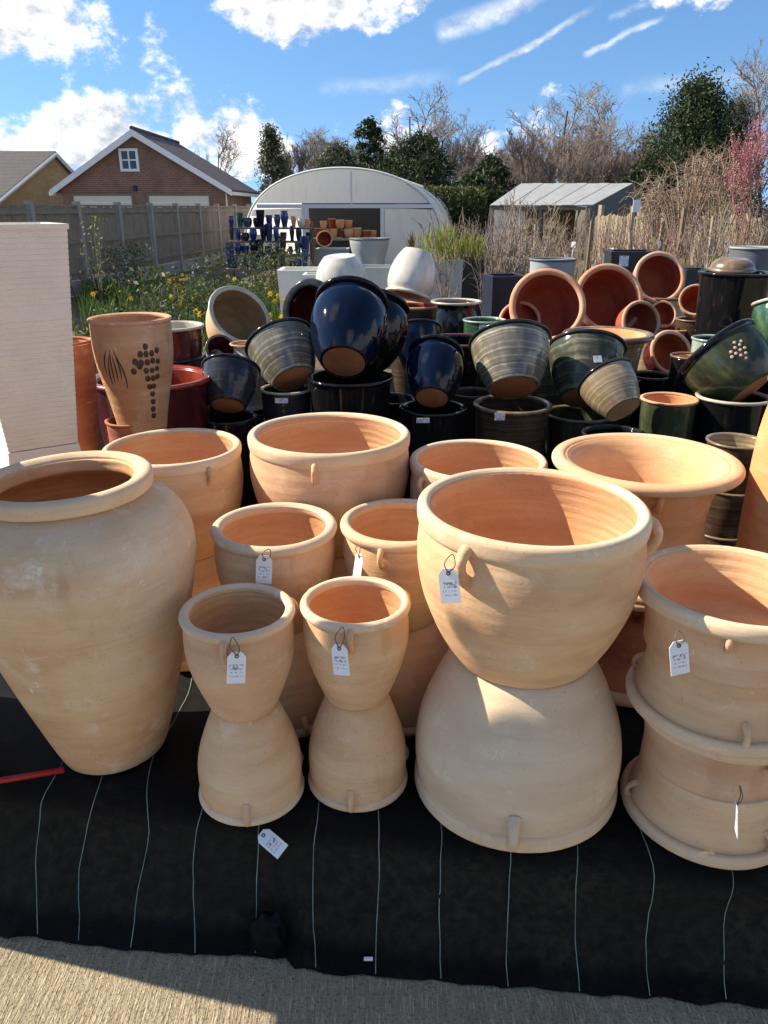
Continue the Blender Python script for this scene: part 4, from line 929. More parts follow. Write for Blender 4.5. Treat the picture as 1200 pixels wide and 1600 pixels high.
# ------------------------------------------------------------------ brick garage and house
def garage():
    Y = 35.0
    x0, x1 = HX(100, Y), HX(352, Y); xm = (x0 + x1) / 2 - 0.1; ez = HZ(292, Y); rz = HZ(207, Y); dep = 7.0
    root = thing('brick_garage', 'red brick double garage with white bargeboards and a small gable window', 'garage', (0, Y, 0))
    mb = MB(); mb.prism([(x0, 0), (x1, 0), (x1, ez), (xm, rz), (x0, ez)], 0, dep); wall = link('wall', mb.mesh('wall'), root, M['brick_red'])
    ov = 0.38; sl = (rz - ez) / (x1 - xm)
    for sgn, xe, nm in ((-1, x0, 'l'), (1, x1, 'r')):
        slope = (rz - ez) / abs(xe - xm); xo = xe + sgn * ov; zo = ez - slope * ov
        mb = MB(); mb.add([(xm, -.3, rz + .12), (xo, -.3, zo + .12), (xo, dep + .3, zo + .12), (xm, dep + .3, rz + .12), (xm, -.3, rz + .02), (xo, -.3, zo + .02), (xo, dep + .3, zo + .02), (xm, dep + .3, rz + .02)],
                          [(0, 1, 2, 3), (4, 7, 6, 5), (0, 4, 5, 1), (1, 5, 6, 2), (2, 6, 7, 3)])
        link('roof_slope', mb.mesh('roof_slope'), root, M['roof_dark'])
        mb = MB(); mb.add([(xm, -.345, rz + .10), (xo, -.345, zo + .10), (xo, -.345, zo - .14), (xm, -.345, rz - .16), (xm, -.305, rz + .10), (xo, -.305, zo + .10), (xo, -.305, zo - .14), (xm, -.305, rz - .16)],
                          [(0, 1, 2, 3), (7, 6, 5, 4), (0, 4, 5, 1), (3, 2, 6, 7), (1, 5, 6, 2)])
        link('bargeboard', mb.mesh('bargeboard'), root, M['upvc'])
        mb = MB(); mb.box((xo - .03 if sgn > 0 else xo - .05, -.3, zo - .10), (xo + .05 if sgn > 0 else xo + .03, dep + .3, zo + .03)); link('gutter', mb.mesh('gutter'), root, M['upvc'])
    mb = MB(); mb.tube([(x1 + .04, .12, ez - .25), (x1 + .04, .12, .1)], .04, 8); link('downpipe', mb.mesh('downpipe'), root, M['upvc'])
    mb = MB(); mb.tube([(xm, -.3, rz + .14), (xm, dep + .3, rz + .14)], .09, 8); link('ridge_tiles', mb.mesh('ridge_tiles'), root, M['roof_dark'])
    for a, b in ((118, 208), (235, 328)):
        xa, xb = HX(a, Y), HX(b, Y); zt = HZ(306, Y)
        d = MB(); d.box((xa, -.06, 0.02), (xb, -.02, zt)); dr_ = link('garage_door', d.mesh('garage_door'), root, plain('door_cream', (0.66, 0.60, 0.46), 0.5, 0.05))
        f = MB(); f.box((xa - .09, -.09, 0), (xa - .002, -.003, zt + .08)); f.box((xb + .002, -.09, 0), (xb + .09, -.003, zt + .08)); f.box((xa - .002, -.09, zt + .002), (xb + .002, -.003, zt + .08))
        link('door_frame', f.mesh('door_frame'), dr_, M['timber'])
        f = MB()
        for k in range(4): f.box((xa + .02, -.075, .3 + .5 * k), (xb - .02, -.0605, .34 + .5 * k))
        link('door_ribs', f.mesh('door_ribs'), dr_, M['upvc'])
    wx0, wx1, wz0, wz1 = HX(196, Y), HX(225, Y), HZ(268, Y), HZ(232, Y)
    f = MB()
    for q in (((wx0, wz0), (wx1, wz0 + .1)), ((wx0, wz1 - .1), (wx1, wz1)), ((wx0, wz0 + .1), (wx0 + .1, wz1 - .1)), ((wx1 - .1, wz0 + .1), (wx1, wz1 - .1)), (((wx0 + wx1) / 2 - .03, wz0 + .1), ((wx0 + wx1) / 2 + .03, wz1 - .1)), ((wx0 + .1, (wz0 + wz1) / 2 - .025), ((wx0 + wx1) / 2 - .03, (wz0 + wz1) / 2 + .025)), (((wx0 + wx1) / 2 + .03, (wz0 + wz1) / 2 - .025), (wx1 - .1, (wz0 + wz1) / 2 + .025))):
        f.box((q[0][0], -.08, q[0][1]), (q[1][0], -.005, q[1][1]))
    wf = link('window', f.mesh('window'), root, M['upvc'])
    for a, b in ((wx0 + .1, (wx0 + wx1) / 2 - .03), ((wx0 + wx1) / 2 + .03, wx1 - .1)):
        for c_, d_ in ((wz0 + .1, (wz0 + wz1) / 2 - .025), ((wz0 + wz1) / 2 + .025, wz1 - .1)):
            g_ = MB(); g_.box((a, -.04, c_), (b, -.02, d_)); link('pane', g_.mesh('pane'), wf, M['pane'])
    l = MB(); lx, lz = HX(216, Y), HZ(294, Y); l.box((lx - .06, -.2, lz - .12), (lx + .06, -.003, lz + .1)); link('wall_lamp', l.mesh('wall_lamp'), root, M['charcoal'])
garage()
def house_left():
    Y = 46.0; root = thing('brick_house', 'yellow brick house with grey tiled roof at the far left', 'house', (0, Y, 0))
    xg0, xg1 = HX(22, Y), HX(126, Y); ez = HZ(312, Y); rz = HZ(240, Y); xr = HX(92, Y)
    # gable end turned to the right: ridge runs left
    mb = MB(); L = 13.0
    ang = R(20)
    w = 3.6
    vs = []
    def T(u, v, z): return (xr + u * math.cos(ang) * 1.0 - 0, v, z)
    xa, xb = xg0, xg1
    mb.add([(xa, -2.2, 0), (xb, 2.0, 0), (xb, 2.0, ez), (xr, 0, rz), (xa, -2.2, ez), (xa - L, -2.2, 0), (xb - L, 2.0, 0), (xb - L, 2.0, ez), (xr - L, 0, rz), (xa - L, -2.2, ez)],
           [(0, 1, 2, 3, 4), (9, 8, 7, 6, 5), (0, 4, 9, 5), (1, 6, 7, 2)])
    link('wall', mb.mesh('wall'), root, M['brick_yellow'])
    for sgn, A_, B_ in ((0, (xa - .1, -2.5, ez - .25), (xr, 0, rz)), (1, (xb + .2, 2.3, ez - .2), (xr, 0, rz))):
        m_ = MB(); e = Vector((0.25, 0, 0)); l_ = Vector((-L - .3, 0, 0)); u_ = Vector((0, 0, .1)); a_ = Vector(A_); b_ = Vector(B_)
        p = [a_ + e, b_ + e, b_ + l_, a_ + l_]; p = [q + Vector((0, 0, .03)) for q in p] + [q + u_ + Vector((0, 0, .03)) for q in p]
        m_.add(p, [(3, 2, 1, 0), (4, 5, 6, 7), (0, 1, 5, 4), (1, 2, 6, 5), (2, 3, 7, 6), (3, 0, 4, 7)]); link('roof_slope', m_.mesh('roof_slope'), root, M['roof_grey'])
        m_ = MB(); m_.tube([a_ + e + Vector((.05, -.03, -.02)), b_ + e + Vector((.05, -.03, -.02))], .10, 4); link('bargeboard', m_.mesh('bargeboard'), root, M['upvc'])
    m_ = MB(); m_.tube([(xa - L, -2.6, ez - .2), (xa, -2.6, ez - .2)], .07, 6); link('gutter', m_.mesh('gutter'), root, M['upvc'])
house_left()

# ------------------------------------------------------------------ polytunnel
def tunnel():
    Y = 24.0; xc = HX(534, Y); hw = HX(692, Y) - xc; top = HZ(264, Y); L = 14.0
    ang = R(-7)
    root = thing('polytunnel', 'cream plastic covered polytunnel with an open doorway', 'polytunnel', (xc, Y, 0), (0, 0, ang))
    nA = 36
    def arch(k, grow=0.0):
        a = math.pi * k / nA; x = -math.cos(a); z = math.sin(a) ** 0.60
        return ((hw + grow) * x, (top + grow) * z)
    mb = MB(); vs = []; nl = 8
    for j in range(nl + 1): vs += [(arch(k)[0], L * j / nl, arch(k)[1]) for k in range(nA + 1)]
    mb.add(vs, [(j * (nA + 1) + k, j * (nA + 1) + k + 1, (j + 1) * (nA + 1) + k + 1, (j + 1) * (nA + 1) + k) for j in range(nl) for k in range(nA)])
    link('cover', mb.mesh('cover', True), root, M['film'])
    for j in (0, 1, 2, 3, 4):
        mb = MB(); mb.tube([(arch(k, 0.025)[0], L * j / 4, arch(k, 0.025)[1]) for k in range(nA + 1)], 0.035, 6); link('hoop', mb.mesh('hoop', True), root, M['white_pipe'])
    # end wall above the tie rail, in film, with panels beside the doorway
    zt = HZ(322, Y); xl, xr = HX(484, Y) - xc, HX(598, Y) - xc
    up_ = [arch(k) for k in range(nA + 1) if arch(k)[1] >= zt]
    mb = MB(); mb.add([(x * .995, .01, max(zt + .001, z * .995)) for x, z in up_], [tuple(range(len(up_)))]); link('end_sheet', mb.mesh('end_sheet'), root, M['film'])
    rt = [(xr + .06, 0.0), (xr + .06, zt - .06)] + [(x, z) for x, z in [arch(k, -.02) for k in range(nA, -1, -1)] if x > xr + .2 and z < zt - .06][::-1]
    rt = [(xr + .06, zt - .06)] + [p for p in [arch(k, -.02) for k in range(nA + 1)] if p[0] > xr + .2 and p[1] < zt - .06] + [(xr + .06, 0.0)]
    mb = MB(); mb.add([(x, .01, z) for x, z in rt], [tuple(range(len(rt)))]); link('end_sheet', mb.mesh('end_sheet'), root, M['film'])
    lt = [(xl - .25, 1.25), (xl - .25, zt - .06)] + [p for p in [arch(k, -.02) for k in range(nA, -1, -1)] if p[0] < xl - .4 and 1.25 < p[1] < zt - .06]
    mb = MB(); mb.add([(x, .01, z) for x, z in lt], [tuple(range(len(lt)))]); link('end_sheet', mb.mesh('end_sheet'), root, M['film'])
    mb = MB(); mb.box((-hw * .86, -.05, zt - .055), (hw * .90, .005, zt + .05)); link('tie_rail', mb.mesh('tie_rail'), root, M['white_pipe'])
    for x, w in ((xl - .15, .10), (xr, .05)):
        mb = MB(); mb.box((x - w, -.06, 0), (x + w, -.002, zt - .057)); link('door_post', mb.mesh('door_post'), root, M['white_pipe'])
    for x in (hw * .1,):
        mb = MB(); mb.box((x - .02, -.03, zt + .055), (x + .02, .004, arch(int(nA * (math.acos(-x / hw) / math.pi)))[1] - .05)); link('stud', mb.mesh('stud'), root, M['white_pipe'])
    mb = MB(); mb.box((-hw * .93, L - .05, 0), (hw * .93, L, top * .8)); link('back_wall', mb.mesh('back_wall'), root, M['timber'])
    mb = MB(); mb.box((-hw * .6, 2.6, 0), (hw * .45, 2.7, 1.75)); link('inner_shade', mb.mesh('inner_shade'), root, M['charcoal'])  # unlit depth of the tunnel, drawn as a charcoal slab behind the doorway
M['white_pipe'] = plain('white_pipe', (0.68, 0.67, 0.63), 0.5, 0.06)
tunnel()
# goods in and beside the tunnel doorway
ORD = ['first', 'second', 'third', 'fourth', 'fifth', 'sixth', 'seventh', 'eighth', 'ninth', 'tenth', 'eleventh', 'twelfth']
CN = dict(blueg='blue', navy='navy', tealg='teal', blackg='black', slate='slate', creamg='cream', orange='terracotta')
rng = random.Random(11)
tb = thing('display_table', 'timber table with terracotta goods inside the tunnel doorway', 'table', (HX(530, 24.6), 24.6, 0))
mb = MB(); mb.box((-.9, -.3, .70), (.9, .5, .76)); link('top', mb.mesh('top'), tb, M['pale_timber'])
for sx in (-.8, .8):
    for sy in (-.2, .4):
        mb = MB(); mb.box((sx - .04, sy - .04, 0), (sx + .04, sy + .04, .70)); link('leg', mb.mesh('leg'), tb, M['pale_timber'])
for k in range(12):
    px = 497 + (k % 8) * 12.5 + rng.uniform(-3, 3); z = .765 if k < 8 else .765 + .27
    if k >= 8: px = 505 + (k - 8) * 13
    r_ = rng.uniform(.10, .15)
    pot('terracotta_pot', '%s terracotta pot, %s from left in the %s row of the tunnel doorway' % (['dark red', 'orange', 'bright orange'][k % 3], ORD[k if k < 8 else k - 8], 'lower' if k < 8 else 'upper'), ['cup', 'egg', 'bowl'][k % 3], r_, rng.uniform(.2, .28), (HX(px, 24.6), 24.55 + (0.15 if k % 2 else 0), z), (m['orange'] if k % 3 else m['red_in'], m['orange_rim']), group='small pots in the tunnel doorway', seg=16, seed=50 + k % 3, wob=0.004)
tr = square_planter('grey-green trough with pots at the tunnel doorway', 520, 388, 20.5, 50, 0.62, M['grey_stone'])
tip('terracotta pot lying with its mouth toward us at the tunnel doorway', 'cup', 507, 373, 20.3, 12.5, 1.4, (0.05, -0.95, 0.25), (m['orange'], m['orange_rim'], m['red_in']), name='terracotta_pot')
# tiered rack of small blue glazed pots left of the tunnel doorway
rk = thing('plant_rack', 'tiered timber rack of small glazed pots left of the tunnel', 'rack', (HX(412, 19), 19, 0))
for k in range(4):
    mb = MB(); mb.box((-1.0, .28 * k, .22 + .30 * k), (1.0, .28 * k + .30, .26 + .30 * k)); link('shelf', mb.mesh('shelf'), rk, M['timber'])
for sx in (-1.0, 1.0):
    mb = MB(); mb.box((sx - .03, 1.1, 0), (sx + .03, 1.16, 1.3)); link('upright', mb.mesh('upright'), rk, M['timber'])
    mb = MB(); mb.box((sx - .03, 0.0, 0), (sx + .03, .06, .215)); link('upright', mb.mesh('upright'), rk, M['timber'])
gl = ['blueg', 'navy', 'tealg', 'blackg', 'blueg', 'slate', 'navy']
for k in range(4):
    for i in range(11):
        mn = gl[rng.randrange(len(gl))]
        if k == 3 and i > 7: mn = 'creamg' if i % 2 else 'orange'
        mm = m[mn]
        tall = rng.uniform(.16, .42); jx = rng.uniform(-.05, .05); jy = rng.uniform(-.05, .05)
        pot('glazed_pot', 'small %s pot, %s from left on the %s tier of the rack' % (CN[mn], ORD[i], ['lowest', 'second', 'third', 'top'][k]), ['egg', 'cup', 'urn'][rng.randrange(3)], rng.uniform(.06, .12), tall, (rk.location.x - .92 + .184 * i + jx, 19 + .28 * k + .14 + jy, .265 + .30 * k), (mm, mm), group='small glazed pots on the rack', seg=14, seed=60 + (i % 3), wob=0.004)

# ------------------------------------------------------------------ vegetation
def raw_mesh(name, vs, fs, smooth=False):
    me = bpy.data.meshes.new(name); me.from_pydata(vs, [], fs); me.update()
    if smooth: me.polygons.foreach_set('use_smooth', [True] * len(me.polygons))
    return me
def bare_meshes(seed, h=8.0, kids=(7, 6, 5, 4), spread=0.75, rise=0.25, trunk_frac=0.28, r0=0.13, rmin=0.011):
    rng = random.Random(seed); tv, cv = MB(), MB()
    def grow(p, d, L, r, lev, mb):
        n = 4 if lev < 3 else 3; pts = [p]; q = p.copy(); dd = d.copy()
        for i in range(n):
            dd = (dd + Vector((rng.gauss(0, .13), rng.gauss(0, .13), rng.gauss(0, .08) + rise * .16))).normalized(); q = q + dd * L / n; pts.append(q.copy())
        rr = [max(rmin, r * (1 - 0.65 * i / n)) for i in range(n + 1)]
        mb.tube(pts, rr, 6 if lev == 0 else (4 if lev == 1 else 3), cap=False)
        if lev >= len(kids): return
        for k in range(kids[lev]):
            t = rng.uniform(trunk_frac if lev == 0 else .25, 1.0) * n; i = min(int(t), n - 1); pp = pts[i].lerp(pts[i + 1], t - i)
            ax = (pts[i + 1] - pts[i]).normalized(); side = Vector((rng.gauss(0, 1), rng.gauss(0, 1), rng.gauss(0, .5))); side = (side - ax * side.dot(ax)).normalized()
            nd = (ax * (1 - spread * .5) + side * spread + Vector((0, 0, rise))).normalized()
            grow(pp, nd, L * rng.uniform(.42, .62) * (1.0 if lev else (1.15 - .55 * t / n)), max(rmin, r * .5), lev + 1, cv)
    grow(Vector((0, 0, 0)), Vector((0, 0, 1)), h * .72, r0, 0, tv)
    return raw_mesh('trunk', tv.v, tv.f, True), raw_mesh('crown', cv.v, cv.f, True)
def leaf_quads(pts, size, rng, droop=0.0):
    vs, fs = [], []
    for p in pts:
        s_ = size * rng.uniform(.6, 1.35); a = Vector((rng.gauss(0, 1), rng.gauss(0, 1), rng.gauss(0, 1) - droop)).normalized(); b = a.cross(Vector((rng.gauss(0, 1), rng.gauss(0, 1), rng.gauss(0, 1)))).normalized()
        i = len(vs); vs += [tuple(p - a * s_), tuple(p + b * s_ * .42), tuple(p + a * s_), tuple(p - b * s_ * .42)]; fs.append((i, i + 1, i + 2, i + 3))
    return vs, fs
def ever_meshes(seed, shape, w, h, n, size, base=0.06):
    """leafy crown: clumps set through an uneven volume; shape 'cone' or 'round'"""
    rng = random.Random(seed); pts = []
    clumps = []
    for _ in range(int(n / 46)):
        t = rng.uniform(base, 1.0)
        prof = (1 - t) ** .75 * min(1, (t - base) * 9 + .35) if shape == 'cone' else math.sqrt(max(0.02, 1 - (2 * t - .95) ** 2))
        a = rng.uniform(0, 2 * math.pi); rr = w / 2 * prof * math.sqrt(rng.uniform(.15, 1)) * (1 + .28 * math.sin(a * 3 + seed) + .2 * mnoise.noise((math.cos(a) * 2, math.sin(a) * 2, t * 5 + seed)))
        clumps.append((Vector((rr * math.cos(a), rr * math.sin(a), t * h)), rng.uniform(.5, 1.15) * w * .07))
    for c, cr in clumps:
        for _ in range(46): pts.append(c + Vector((rng.gauss(0, 1), rng.gauss(0, 1), rng.gauss(0, .8))) * cr)
    vs, fs = leaf_quads(pts, size, rng)
    tb_ = MB(); tb_.tube([(0, 0, 0), (0.02, 0, h * .4), (0, 0.02, h * .85)], [w * .04 + .04, w * .03 + .03, .03], 6, cap=False)
    for _ in range(14):
        t = rng.uniform(.15, .8); a = rng.uniform(0, 6.28); tb_.tube([(0, 0, t * h), (math.cos(a) * w * .3 * (1 - t * .6), math.sin(a) * w * .3 * (1 - t * .6), t * h + .1 * w)], [.03, .012], 4, cap=False)
    return raw_mesh('trunk', tb_.v, tb_.f), raw_mesh('crown', vs, fs)
def plant(name, label, cat, meshes, mats, loc, sc=1.0, rz=0.0, group=None, names=('trunk', 'crown')):
    o = thing(name, label, cat, loc, (0, 0, rz), group)
    o.scale = sc if hasattr(sc, '__len__') else (sc, sc, sc)
    for nm, me, mt in zip(names, meshes, mats):
        c_ = link(nm, me, o, mt)
        if nm in ('crown', 'twigs', 'stems', 'leaves', 'flowers', 'foliage'): c_['kind'] = 'stuff'
    return o
rng = random.Random(5)
bareA = [bare_meshes(100 + i, 9.0) for i in range(3)]
birch = [bare_meshes(120 + i, 9.0, kids=(10, 6, 5, 4), spread=.55, rise=.5, trunk_frac=.2, r0=.10, rmin=.014) for i in range(3)]
def bare(label, px, ytop, Y, k, mat='twig', src=None, wide=1.0, group=None, rz=None):
    hgt = HZ(ytop, Y); src = src or bareA
    zmax = max(max(v.co.z for v in src[k][0].vertices), max(v.co.z for v in src[k][1].vertices))
    sc = hgt / zmax
    return plant('bare_tree', label, 'tree', src[k], (M['bark'], M[mat]), (HX(px, Y), Y, 0), (sc * wide, sc * wide, sc), rng.uniform(0, 6.28) if rz is None else rz, group)
bare('bare tree rising behind the garage roof', 340, 190, 56, 0, wide=.9)
bare('tall pale bare tree rising above the tunnel', 655, 128, 55, 1, wide=1.05)
bare('slim bare tree right of the tall one above the tunnel', 712, 165, 58, 2, wide=.9)
bare('grey bare tree left of the dark evergreens', 492, 190, 52, 0, 'twig', wide=1.25)
bare('bare tree between narrow conifer and dark evergreens', 535, 205, 57, 2, 'twig', wide=1.1)
bare('tall bare tree, left one of the pair above the pale roofed shed', 890, 120, 56, 1, wide=1.2)
bare('tall bare tree, right one of the pair above the pale roofed shed', 952, 128, 58, 0, wide=1.1)
bare('bare tree at the upper right corner', 1192, 45, 40, 2, wide=.85)
bare('bare tree behind the big conifer, right of it', 1140, 120, 48, 1, wide=.9)
def where_b(px):
    for lim, txt in ((765, 'between the tunnel and the shed'), (820, 'above the left end of the shed roof'), (880, 'above the left half of the shed roof'), (940, 'above the right half of the shed roof'), (1000, 'above the right end of the shed roof'), (9999, 'beside the big conifer')):
        if px < lim: return txt
for i in range(48):                            # the purple-brown thicket
    px = 725 + i * 6.4 + rng.uniform(-8, 8); Y = rng.uniform(44, 60)
    bare('%s purple-brown birch in the dense thicket, %s' % ('nearer' if Y < 50 else 'farther', where_b(px)), px, rng.uniform(185, 240) if px > 800 else rng.uniform(215, 250), Y, i % 3, 'twig_purple', birch, wide=1.0, group='birches in the thicket')
for i in range(20):
    bare('scrubby bare tree %s' % ('left of the tunnel top' if i < 5 else 'above the left half of the tunnel' if i < 9 else 'above the right half of the tunnel' if i < 15 else 'right of the tunnel roof'), 440 + i * 15 + rng.uniform(-12, 12), rng.uniform(198, 245), rng.uniform(46, 60), i % 3, 'twig', birch, wide=1.1, group='scrubby trees behind the tunnel')
def ever(label, px, ytop, Y, wpx, shape, mat, n, seed, size=.16, name='evergreen_tree', base_z=0.0):
    hgt = HZ(ytop, Y) - base_z; w = wpx * Y / 1290.6
    plant(name, label, 'tree', ever_meshes(seed, shape, w, hgt, n, size), (M['bark'], M[mat]), (HX(px, Y), Y, base_z))
ever('big dark conifer at the right behind the paling fence', 1068, 140, 40, 235, 'cone', 'conifer', 40000, 1, .085, 'conifer_tree')
ever('darker conifer close behind the big one at right', 1130, 165, 43, 130, 'cone', 'conifer', 16000, 2, .09, 'conifer_tree')
ever('narrow grey-green conifer left of the tunnel roof', 428, 196, 46, 74, 'cone', 'cypress', 8500, 3, .08, 'conifer_tree')
ever('dark round evergreen highest above the tunnel', 578, 190, 46, 62, 'round', 'evergreen', 10000, 4, .09)
ever('broad evergreen above the right part of the tunnel', 655, 215, 40, 120, 'round', 'evergreen', 18000, 5, .09)
ever('low evergreen between the tunnel and the pale roofed shed', 765, 252, 38, 85, 'round', 'evergreen', 11000, 6, .09)
ever('olive evergreen behind the left part of the tunnel', 530, 228, 44, 90, 'round', 'cypress', 11000, 8, .09)
ever('dense green shrub right of the tunnel', 735, 275, 34, 80, 'round', 'evergreen', 9000, 9, .08)
ever('bushy dark shrub at the foot of the big conifer', 1010, 250, 38, 90, 'round', 'evergreen', 11000, 12, .09)
# clipped hedge
hg = thing('clipped_hedge', 'clipped green hedge right of the tunnel', 'hedge', (HX(705, 31), 31, 0))
hp = [Vector((rng.uniform(-1.3, 1.3), rng.uniform(-.5, .5), rng.uniform(0, 2.35 + .08 * mnoise.noise((k * .1, 0, 0))))) for k in range(5200)]
vs, fs = leaf_quads(hp, .085, rng); link('foliage', raw_mesh('foliage', vs, fs), hg, M['hedge'])
mb = MB()
for k in range(8): mb.tube([(-1.2 + .34 * k, 0, 0), (-1.2 + .34 * k, .05, 1.9)], .03, 5)
link('stems', mb.mesh('stems'), hg, M['bark'])

# pale roofed shed
def shed():
    Y = 27.0; root = thing('open_shed', 'low shed with pale grey sheet roof among the bare shrubs', 'shed', (0, Y, 0))
    a, b, c, d = HX(765, Y), HX(926, Y), HX(985, Y + 2.2), HX(812, Y + 2.2); ze, zr = HZ(322, Y), HZ(288, Y + 2.2)
    nb = 10
    for i in range(nb):                         # roof sheets, each lapped over the next
        t0, t1 = i / nb, (i + 1) / nb - .004; lift_ = .012 * (i % 2)
        lo0, lo1 = a + (b - a) * t0, a + (b - a) * t1; hi0, hi1 = d + (c - d) * t0, d + (c - d) * t1
        mb = MB(); p = [Vector((lo0, 0, ze)), Vector((lo1, 0, ze)), Vector((hi1, 2.2, zr)), Vector((hi0, 2.2, zr))]; p = [q + Vector((0, 0, lift_)) for q in p] + [q + Vector((0, 0, lift_ + .03)) for q in p]
        mb.add(p, [(3, 2, 1, 0), (4, 5, 6, 7), (0, 1, 5, 4), (1, 2, 6, 5), (2, 3, 7, 6), (3, 0, 4, 7)]); link('roof_sheet', mb.mesh('roof_sheet'), root, M['sheet'])
    mb = MB(); p = [(d, 2.25, zr), (c, 2.25, zr), (c + 1.2, 4.6, ze), (d + 1.2, 4.6, ze)]; p = p + [(x, y, z + .03) for x, y, z in p]
    mb.add(p, [(3, 2, 1, 0), (4, 5, 6, 7), (0, 1, 5, 4), (1, 2, 6, 5), (2, 3, 7, 6), (3, 0, 4, 7)]); link('roof_slope', mb.mesh('roof_slope'), root, M['sheet'])
    mb = MB(); mb.box((a + .15, .2, 0), (a + 1.2, .26, ze - .04)); link('wall', mb.mesh('wall'), root, M['film'])
    mb = MB(); mb.box((a + 1.2, 1.9, 0), (b - .1, 1.96, ze)); link('back_wall', mb.mesh('back_wall'), root, M['timber'])
    for x in (a + .12, (a + b) / 2, b - .12):
        mb = MB(); mb.box((x - .05, .08, 0), (x + .05, .18, ze - .02)); link('post', mb.mesh('post'), root, M['timber'])
    mb = MB(); mb.box((a + .02, .06, ze - .12), (b - .02, .075, ze - .02)); link('fascia', mb.mesh('fascia'), root, M['timber'])
    mb = MB(); mb.add([(b - .05, .1, ze - .02), (c - .05, 2.2, zr - .05), (c + 1.1, 4.4, ze - .02), (c + 1.1, 4.4, 0), (b - .05, .1, 0)], [(0, 1, 2, 3, 4)]); link('gable', mb.mesh('gable'), root, M['charcoal'])
    for t in (.25, .5, .75):
        mb = MB(); q0 = Vector((b, .05, ze)).lerp(Vector((c + 1.15, 4.35, ze)), t); mb.tube([q0 - Vector((0, .05, 1.2)), q0 + Vector((0, -.05, .4 * (1 - abs(2 * t - 1))))], .03, 4); link('glazing_bar', mb.mesh('glazing_bar'), root, M['upvc'])
M['sheet'] = plain('roof_sheet_grey', (0.34, 0.345, 0.335), 0.6, 0.2, 2.0, 0.3)
shed()

# paling fence on the right
pr = thing('paling_fence', 'tan timber paling fence running along the right side', 'fence', (0, 0, 0))
P0, P1 = Vector((HX(935, 23), 23, 0)), Vector((HX(1330, 17), 17, 0)); L = (P1 - P0).length; dirv = (P1 - P0).normalized(); ang = math.atan2(dirv.y, dirv.x)
for k in range(70):
    t = k / 69; w = rng.uniform(.05, .075); hh = 1.45 + rng.uniform(-.06, .05)
    mb = MB(); mb.prism([(-w, .05), (w, .05), (w, hh - .05), (0, hh), (-w, hh - .05)], -.01, .01)
    link('paling', mb.mesh('paling'), pr, M['pale_timber'] if k % 5 else M['timber'], loc=P0.lerp(P1, t), rot=(0, R(rng.uniform(-2, 2)), ang))
for z in (.5, 1.30):
    mb = MB(); mb.box((0, .012, z), (L, .06, z + .09)); link('rail', mb.mesh('rail'), pr, M['pale_timber'], loc=P0, rot=(0, 0, ang))
for k in range(6):
    mb = MB(); mb.box((-.06, .062, 0), (.06, .18, 1.68)); link('post', mb.mesh('post'), pr, M['pale_timber'], loc=P0.lerp(P1, k / 5), rot=(0, 0, ang))
# tall timber stakes
for k, (px, yt, Y, wv) in enumerate([(990, 322, 12.5, .05), (1068, 325, 12.0, .055), (1118, 338, 13.0, .05), (925, 345, 13.5, .045), (840, 350, 14, .04)]):
    mb = MB(); hh = HZ(yt, Y); mb.tube([(0, 0, 0), (.01, 0, hh * .5), (-.01 + .03 * (k % 2), 0, hh)], wv * .7, 6)
    st = tag(link('timber_stake', mb.mesh('timber_stake'), mats=M['timber' if k % 2 else 'pale_timber'], loc=(HX(px, Y), Y, 0)), ['upright stake with a white notice on top among the bare shrubs', 'thick upright stake near the highest red bowl', 'upright stake left of the pink blossom', 'thin stake in front of the pale roofed shed', 'thin stake left of the shed wall'][k], 'stake')
mb = MB(); mb.box((-.055, -.006, -.085), (.055, .006, .085)); nb_ = link('notice_board', mb.mesh('notice_board'), mats=M['label_white'], loc=(HX(995, 12.4), 12.42, HZ(322, 12.4)))
tag(nb_, 'small white notice on the stake among the shrubs', 'sign')

# bare young shrubs and whips standing in rows on the right
def shrub_meshes(seed, h, n, spread):
    r_ = random.Random(seed); st, tw = MB(), MB()
    for _ in range(n):
        a = r_.uniform(0, 6.28); l = r_.uniform(.55, 1.0) * h; out = spread * r_.uniform(.1, 1)
        p = [Vector((math.cos(a) * .08 * r_.random(), math.sin(a) * .08 * r_.random(), 0))]
        for i in range(1, 5): p.append(Vector((math.cos(a) * out * (i / 4) ** 1.4, math.sin(a) * out * (i / 4) ** 1.4, l * i / 4)) + Vector((r_.gauss(0, .02), r_.gauss(0, .02), 0)))
        st.tube(p, [.011, .010, .008, .006, .004], 4, cap=False)
        for _k in range(7):
            t = r_.uniform(.3, .98) * 4; i = min(3, int(t)); q = p[i].lerp(p[i + 1], t - i); d = Vector((r_.gauss(0, 1), r_.gauss(0, 1), r_.uniform(.6, 1.8))).normalized() * r_.uniform(.12, .34) * h * .5
            tw.tube([q, q + d * .5 + Vector((0, 0, .01)), q + d], [.005, .004, .003], 3, cap=False)
    return raw_mesh('stems', st.v, st.f, True), raw_mesh('twigs', tw.v, tw.f, True)
tone = dict(twig_tan='tan', twig_red='reddish', twig_purple='purplish')
def where(px):
    for lim, txt in ((770, 'right of the lime green shrub'), (830, 'above the navy square planter'), (905, 'behind the grey round planter'), (975, 'behind the middle red bowl'), (1060, 'behind the highest red bowl'), (1140, 'left of the black tub'), (9999, 'behind the black tub')):
        if px < lim: return txt
def where_l(px):
    for lim, txt in ((165, 'beside the white planter'), (235, 'behind the grape pot'), (325, 'right of the grape pot'), (400, 'behind the tipped cream rimmed bowl'), (9999, 'beside the white square planters')):
        if px < lim: return txt
def row(Y): return 'near' if Y < 10.5 else 'middle' if Y < 13.5 else 'far'
shr = [shrub_meshes(200 + i, 1.7, 11, .42) for i in range(4)]
bkt = pot_meshes('cylinder', .15, .26, .09, 77, 16)[0]
